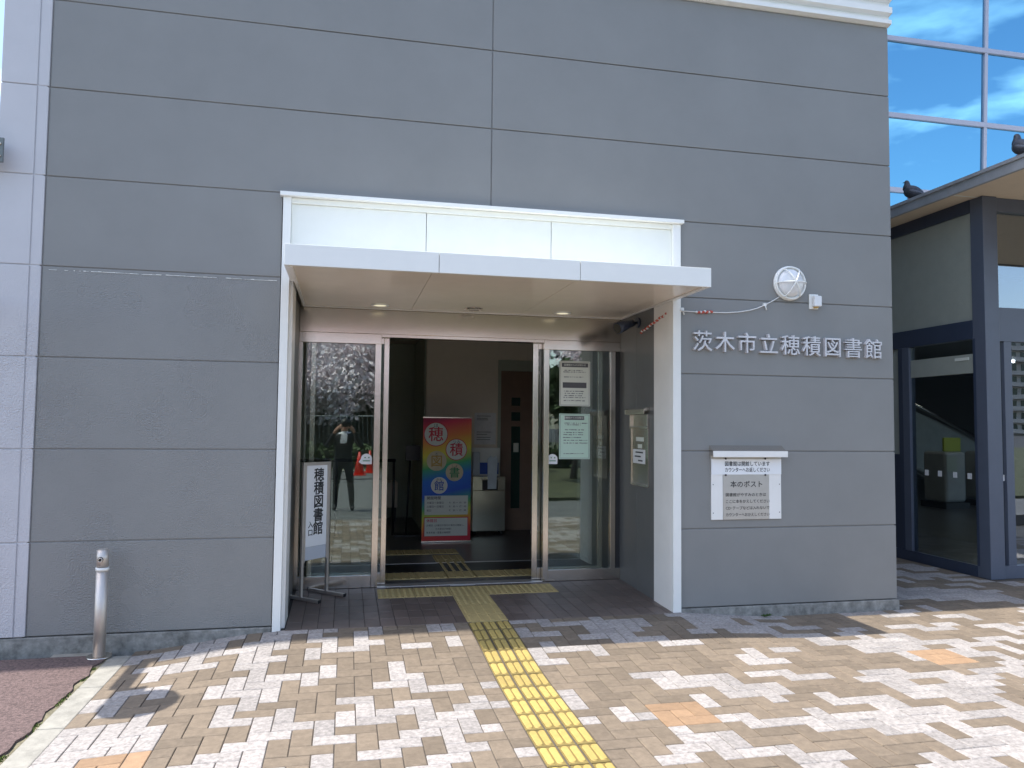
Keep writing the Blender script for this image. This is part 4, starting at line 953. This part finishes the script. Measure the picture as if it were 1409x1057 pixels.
RAD = {'pelvis': .145, 'waist': .135, 'chest': .155, 'neck': .052, 'chin': .06, 'head': .082, 'crown': .06, 'shR': .072, 'elR': .048, 'wrR': .032, 'haR': .030, 'hipR': .095, 'knR': .062, 'anR': .045, 'toR': .038}
ED = [('pelvis', 'waist'), ('waist', 'chest'), ('chest', 'neck'), ('neck', 'chin'), ('chin', 'head'), ('head', 'crown'), ('chest', 'shR'), ('shR', 'elR'), ('elR', 'wrR'), ('wrR', 'haR'), ('chest', 'shL'), ('shL', 'elL'), ('elL', 'wrL'), ('wrL', 'haL'),
      ('pelvis', 'hipR'), ('hipR', 'knR'), ('knR', 'anR'), ('anR', 'toR'), ('pelvis', 'hipL'), ('hipL', 'knL'), ('knL', 'anL'), ('anL', 'toL')]
verts = [J[k] for k in J]; idx = {k: i for i, k in enumerate(J)}; edges = [(idx[a], idx[b_]) for a, b_ in ED]; rads = [RAD.get(k, RAD.get(k[:-1]+'R', .05)) for k in J]
for s_ in (-1, 1):   # five fingers per hand curling round the phone's edge
    h0 = Vector(J['haR' if s_ > 0 else 'haL'])
    for f_ in range(5):
        if f_ < 4: a = h0+Vector((-.006*s_, .004, .020-.016*f_)); b_ = a+Vector((-.018*s_, .020, .004)); c_ = b_+Vector((-.022*s_, .0, .002*f_))
        else: a = h0+Vector((-.004*s_, -.012, .02)); b_ = a+Vector((-.012*s_, .004, .018)); c_ = b_+Vector((-.016*s_, .008, .006))
        k = len(verts); verts += [tuple(a), tuple(b_), tuple(c_)]; rads += [.009, .0085, .007]; edges += [(idx['haR' if s_ > 0 else 'haL'], k), (k, k+1), (k+1, k+2)]
me = bpy.data.meshes.new('body'); me.from_pydata(verts, edges, []); o = link('body', me, None, pe)
sk = o.modifiers.new('skin', 'SKIN'); sk.use_smooth_shade = True
for i, r_ in enumerate(rads): me.skin_vertices[0].data[i].radius = (r_, r_*(.72 if 0 < r_ and i in (0, 1, 2) else 1))
me.skin_vertices[0].data[0].use_root = True
ss = o.modifiers.new('sub', 'SUBSURF'); ss.levels = ss.render_levels = 2
bpy.context.view_layer.update()
me2 = bpy.data.meshes.new_from_object(o.evaluated_get(bpy.context.evaluated_depsgraph_get())); bpy.data.objects.remove(o)
o = link('body', me2, [M['suit'], M['skin'], M['shirt']], pe)
for p in me2.polygons:
    c_ = p.center; p.use_smooth = True
    if c_.z > 1.385 and abs(c_.x) < .095 and c_.y < .2: p.material_index = 1
    elif c_.y > .345: p.material_index = 1
    elif c_.y > .05 and abs(c_.x) < .05 and 1.02 < c_.z < 1.36 and abs(c_.x) < (c_.z-1.0)*.16: p.material_index = 2
    elif 1.345 < c_.z <= 1.385 and abs(c_.x) < .09: p.material_index = 2
q = MB(); q.sphere((0, -.018, 1.525), .098, 20, 14, sc=(.92, 1, 1)); o = q.build('hair', M['hair'], pe, loc=False)
q = MB(); q.tube([(0, .085, 1.50), (0, .108, 1.475), (0, .09, 1.468)], [.008, .014, .010], 8); q.build('nose', M['skin'], pe, loc=False)
q = MB()
for s_ in (-1, 1): MB().sphere((s_*.032, .082, 1.503), .011, 10, 8).build('eye', M['print'], pe, loc=False)
q = MB(); q.sphere((0, .082, 1.442), .02, 10, 8, sc=(1, .4, .3)); q.build('mouth', M['redcable'], pe, loc=False)
q = MB()
for s_ in (-1, 1): MB().sphere((s_*.083, .005, 1.49), .022, 8, 8, sc=(.4, .8, 1.2)).build('ear', M['skin'], pe, loc=False)
ph = tag(B('phone', M['black'], None, (-.078, .078, -5.535, -5.525, 1.335, 1.415), bev=.003), 'black phone held sideways in both hands by the photographer', 'phone')
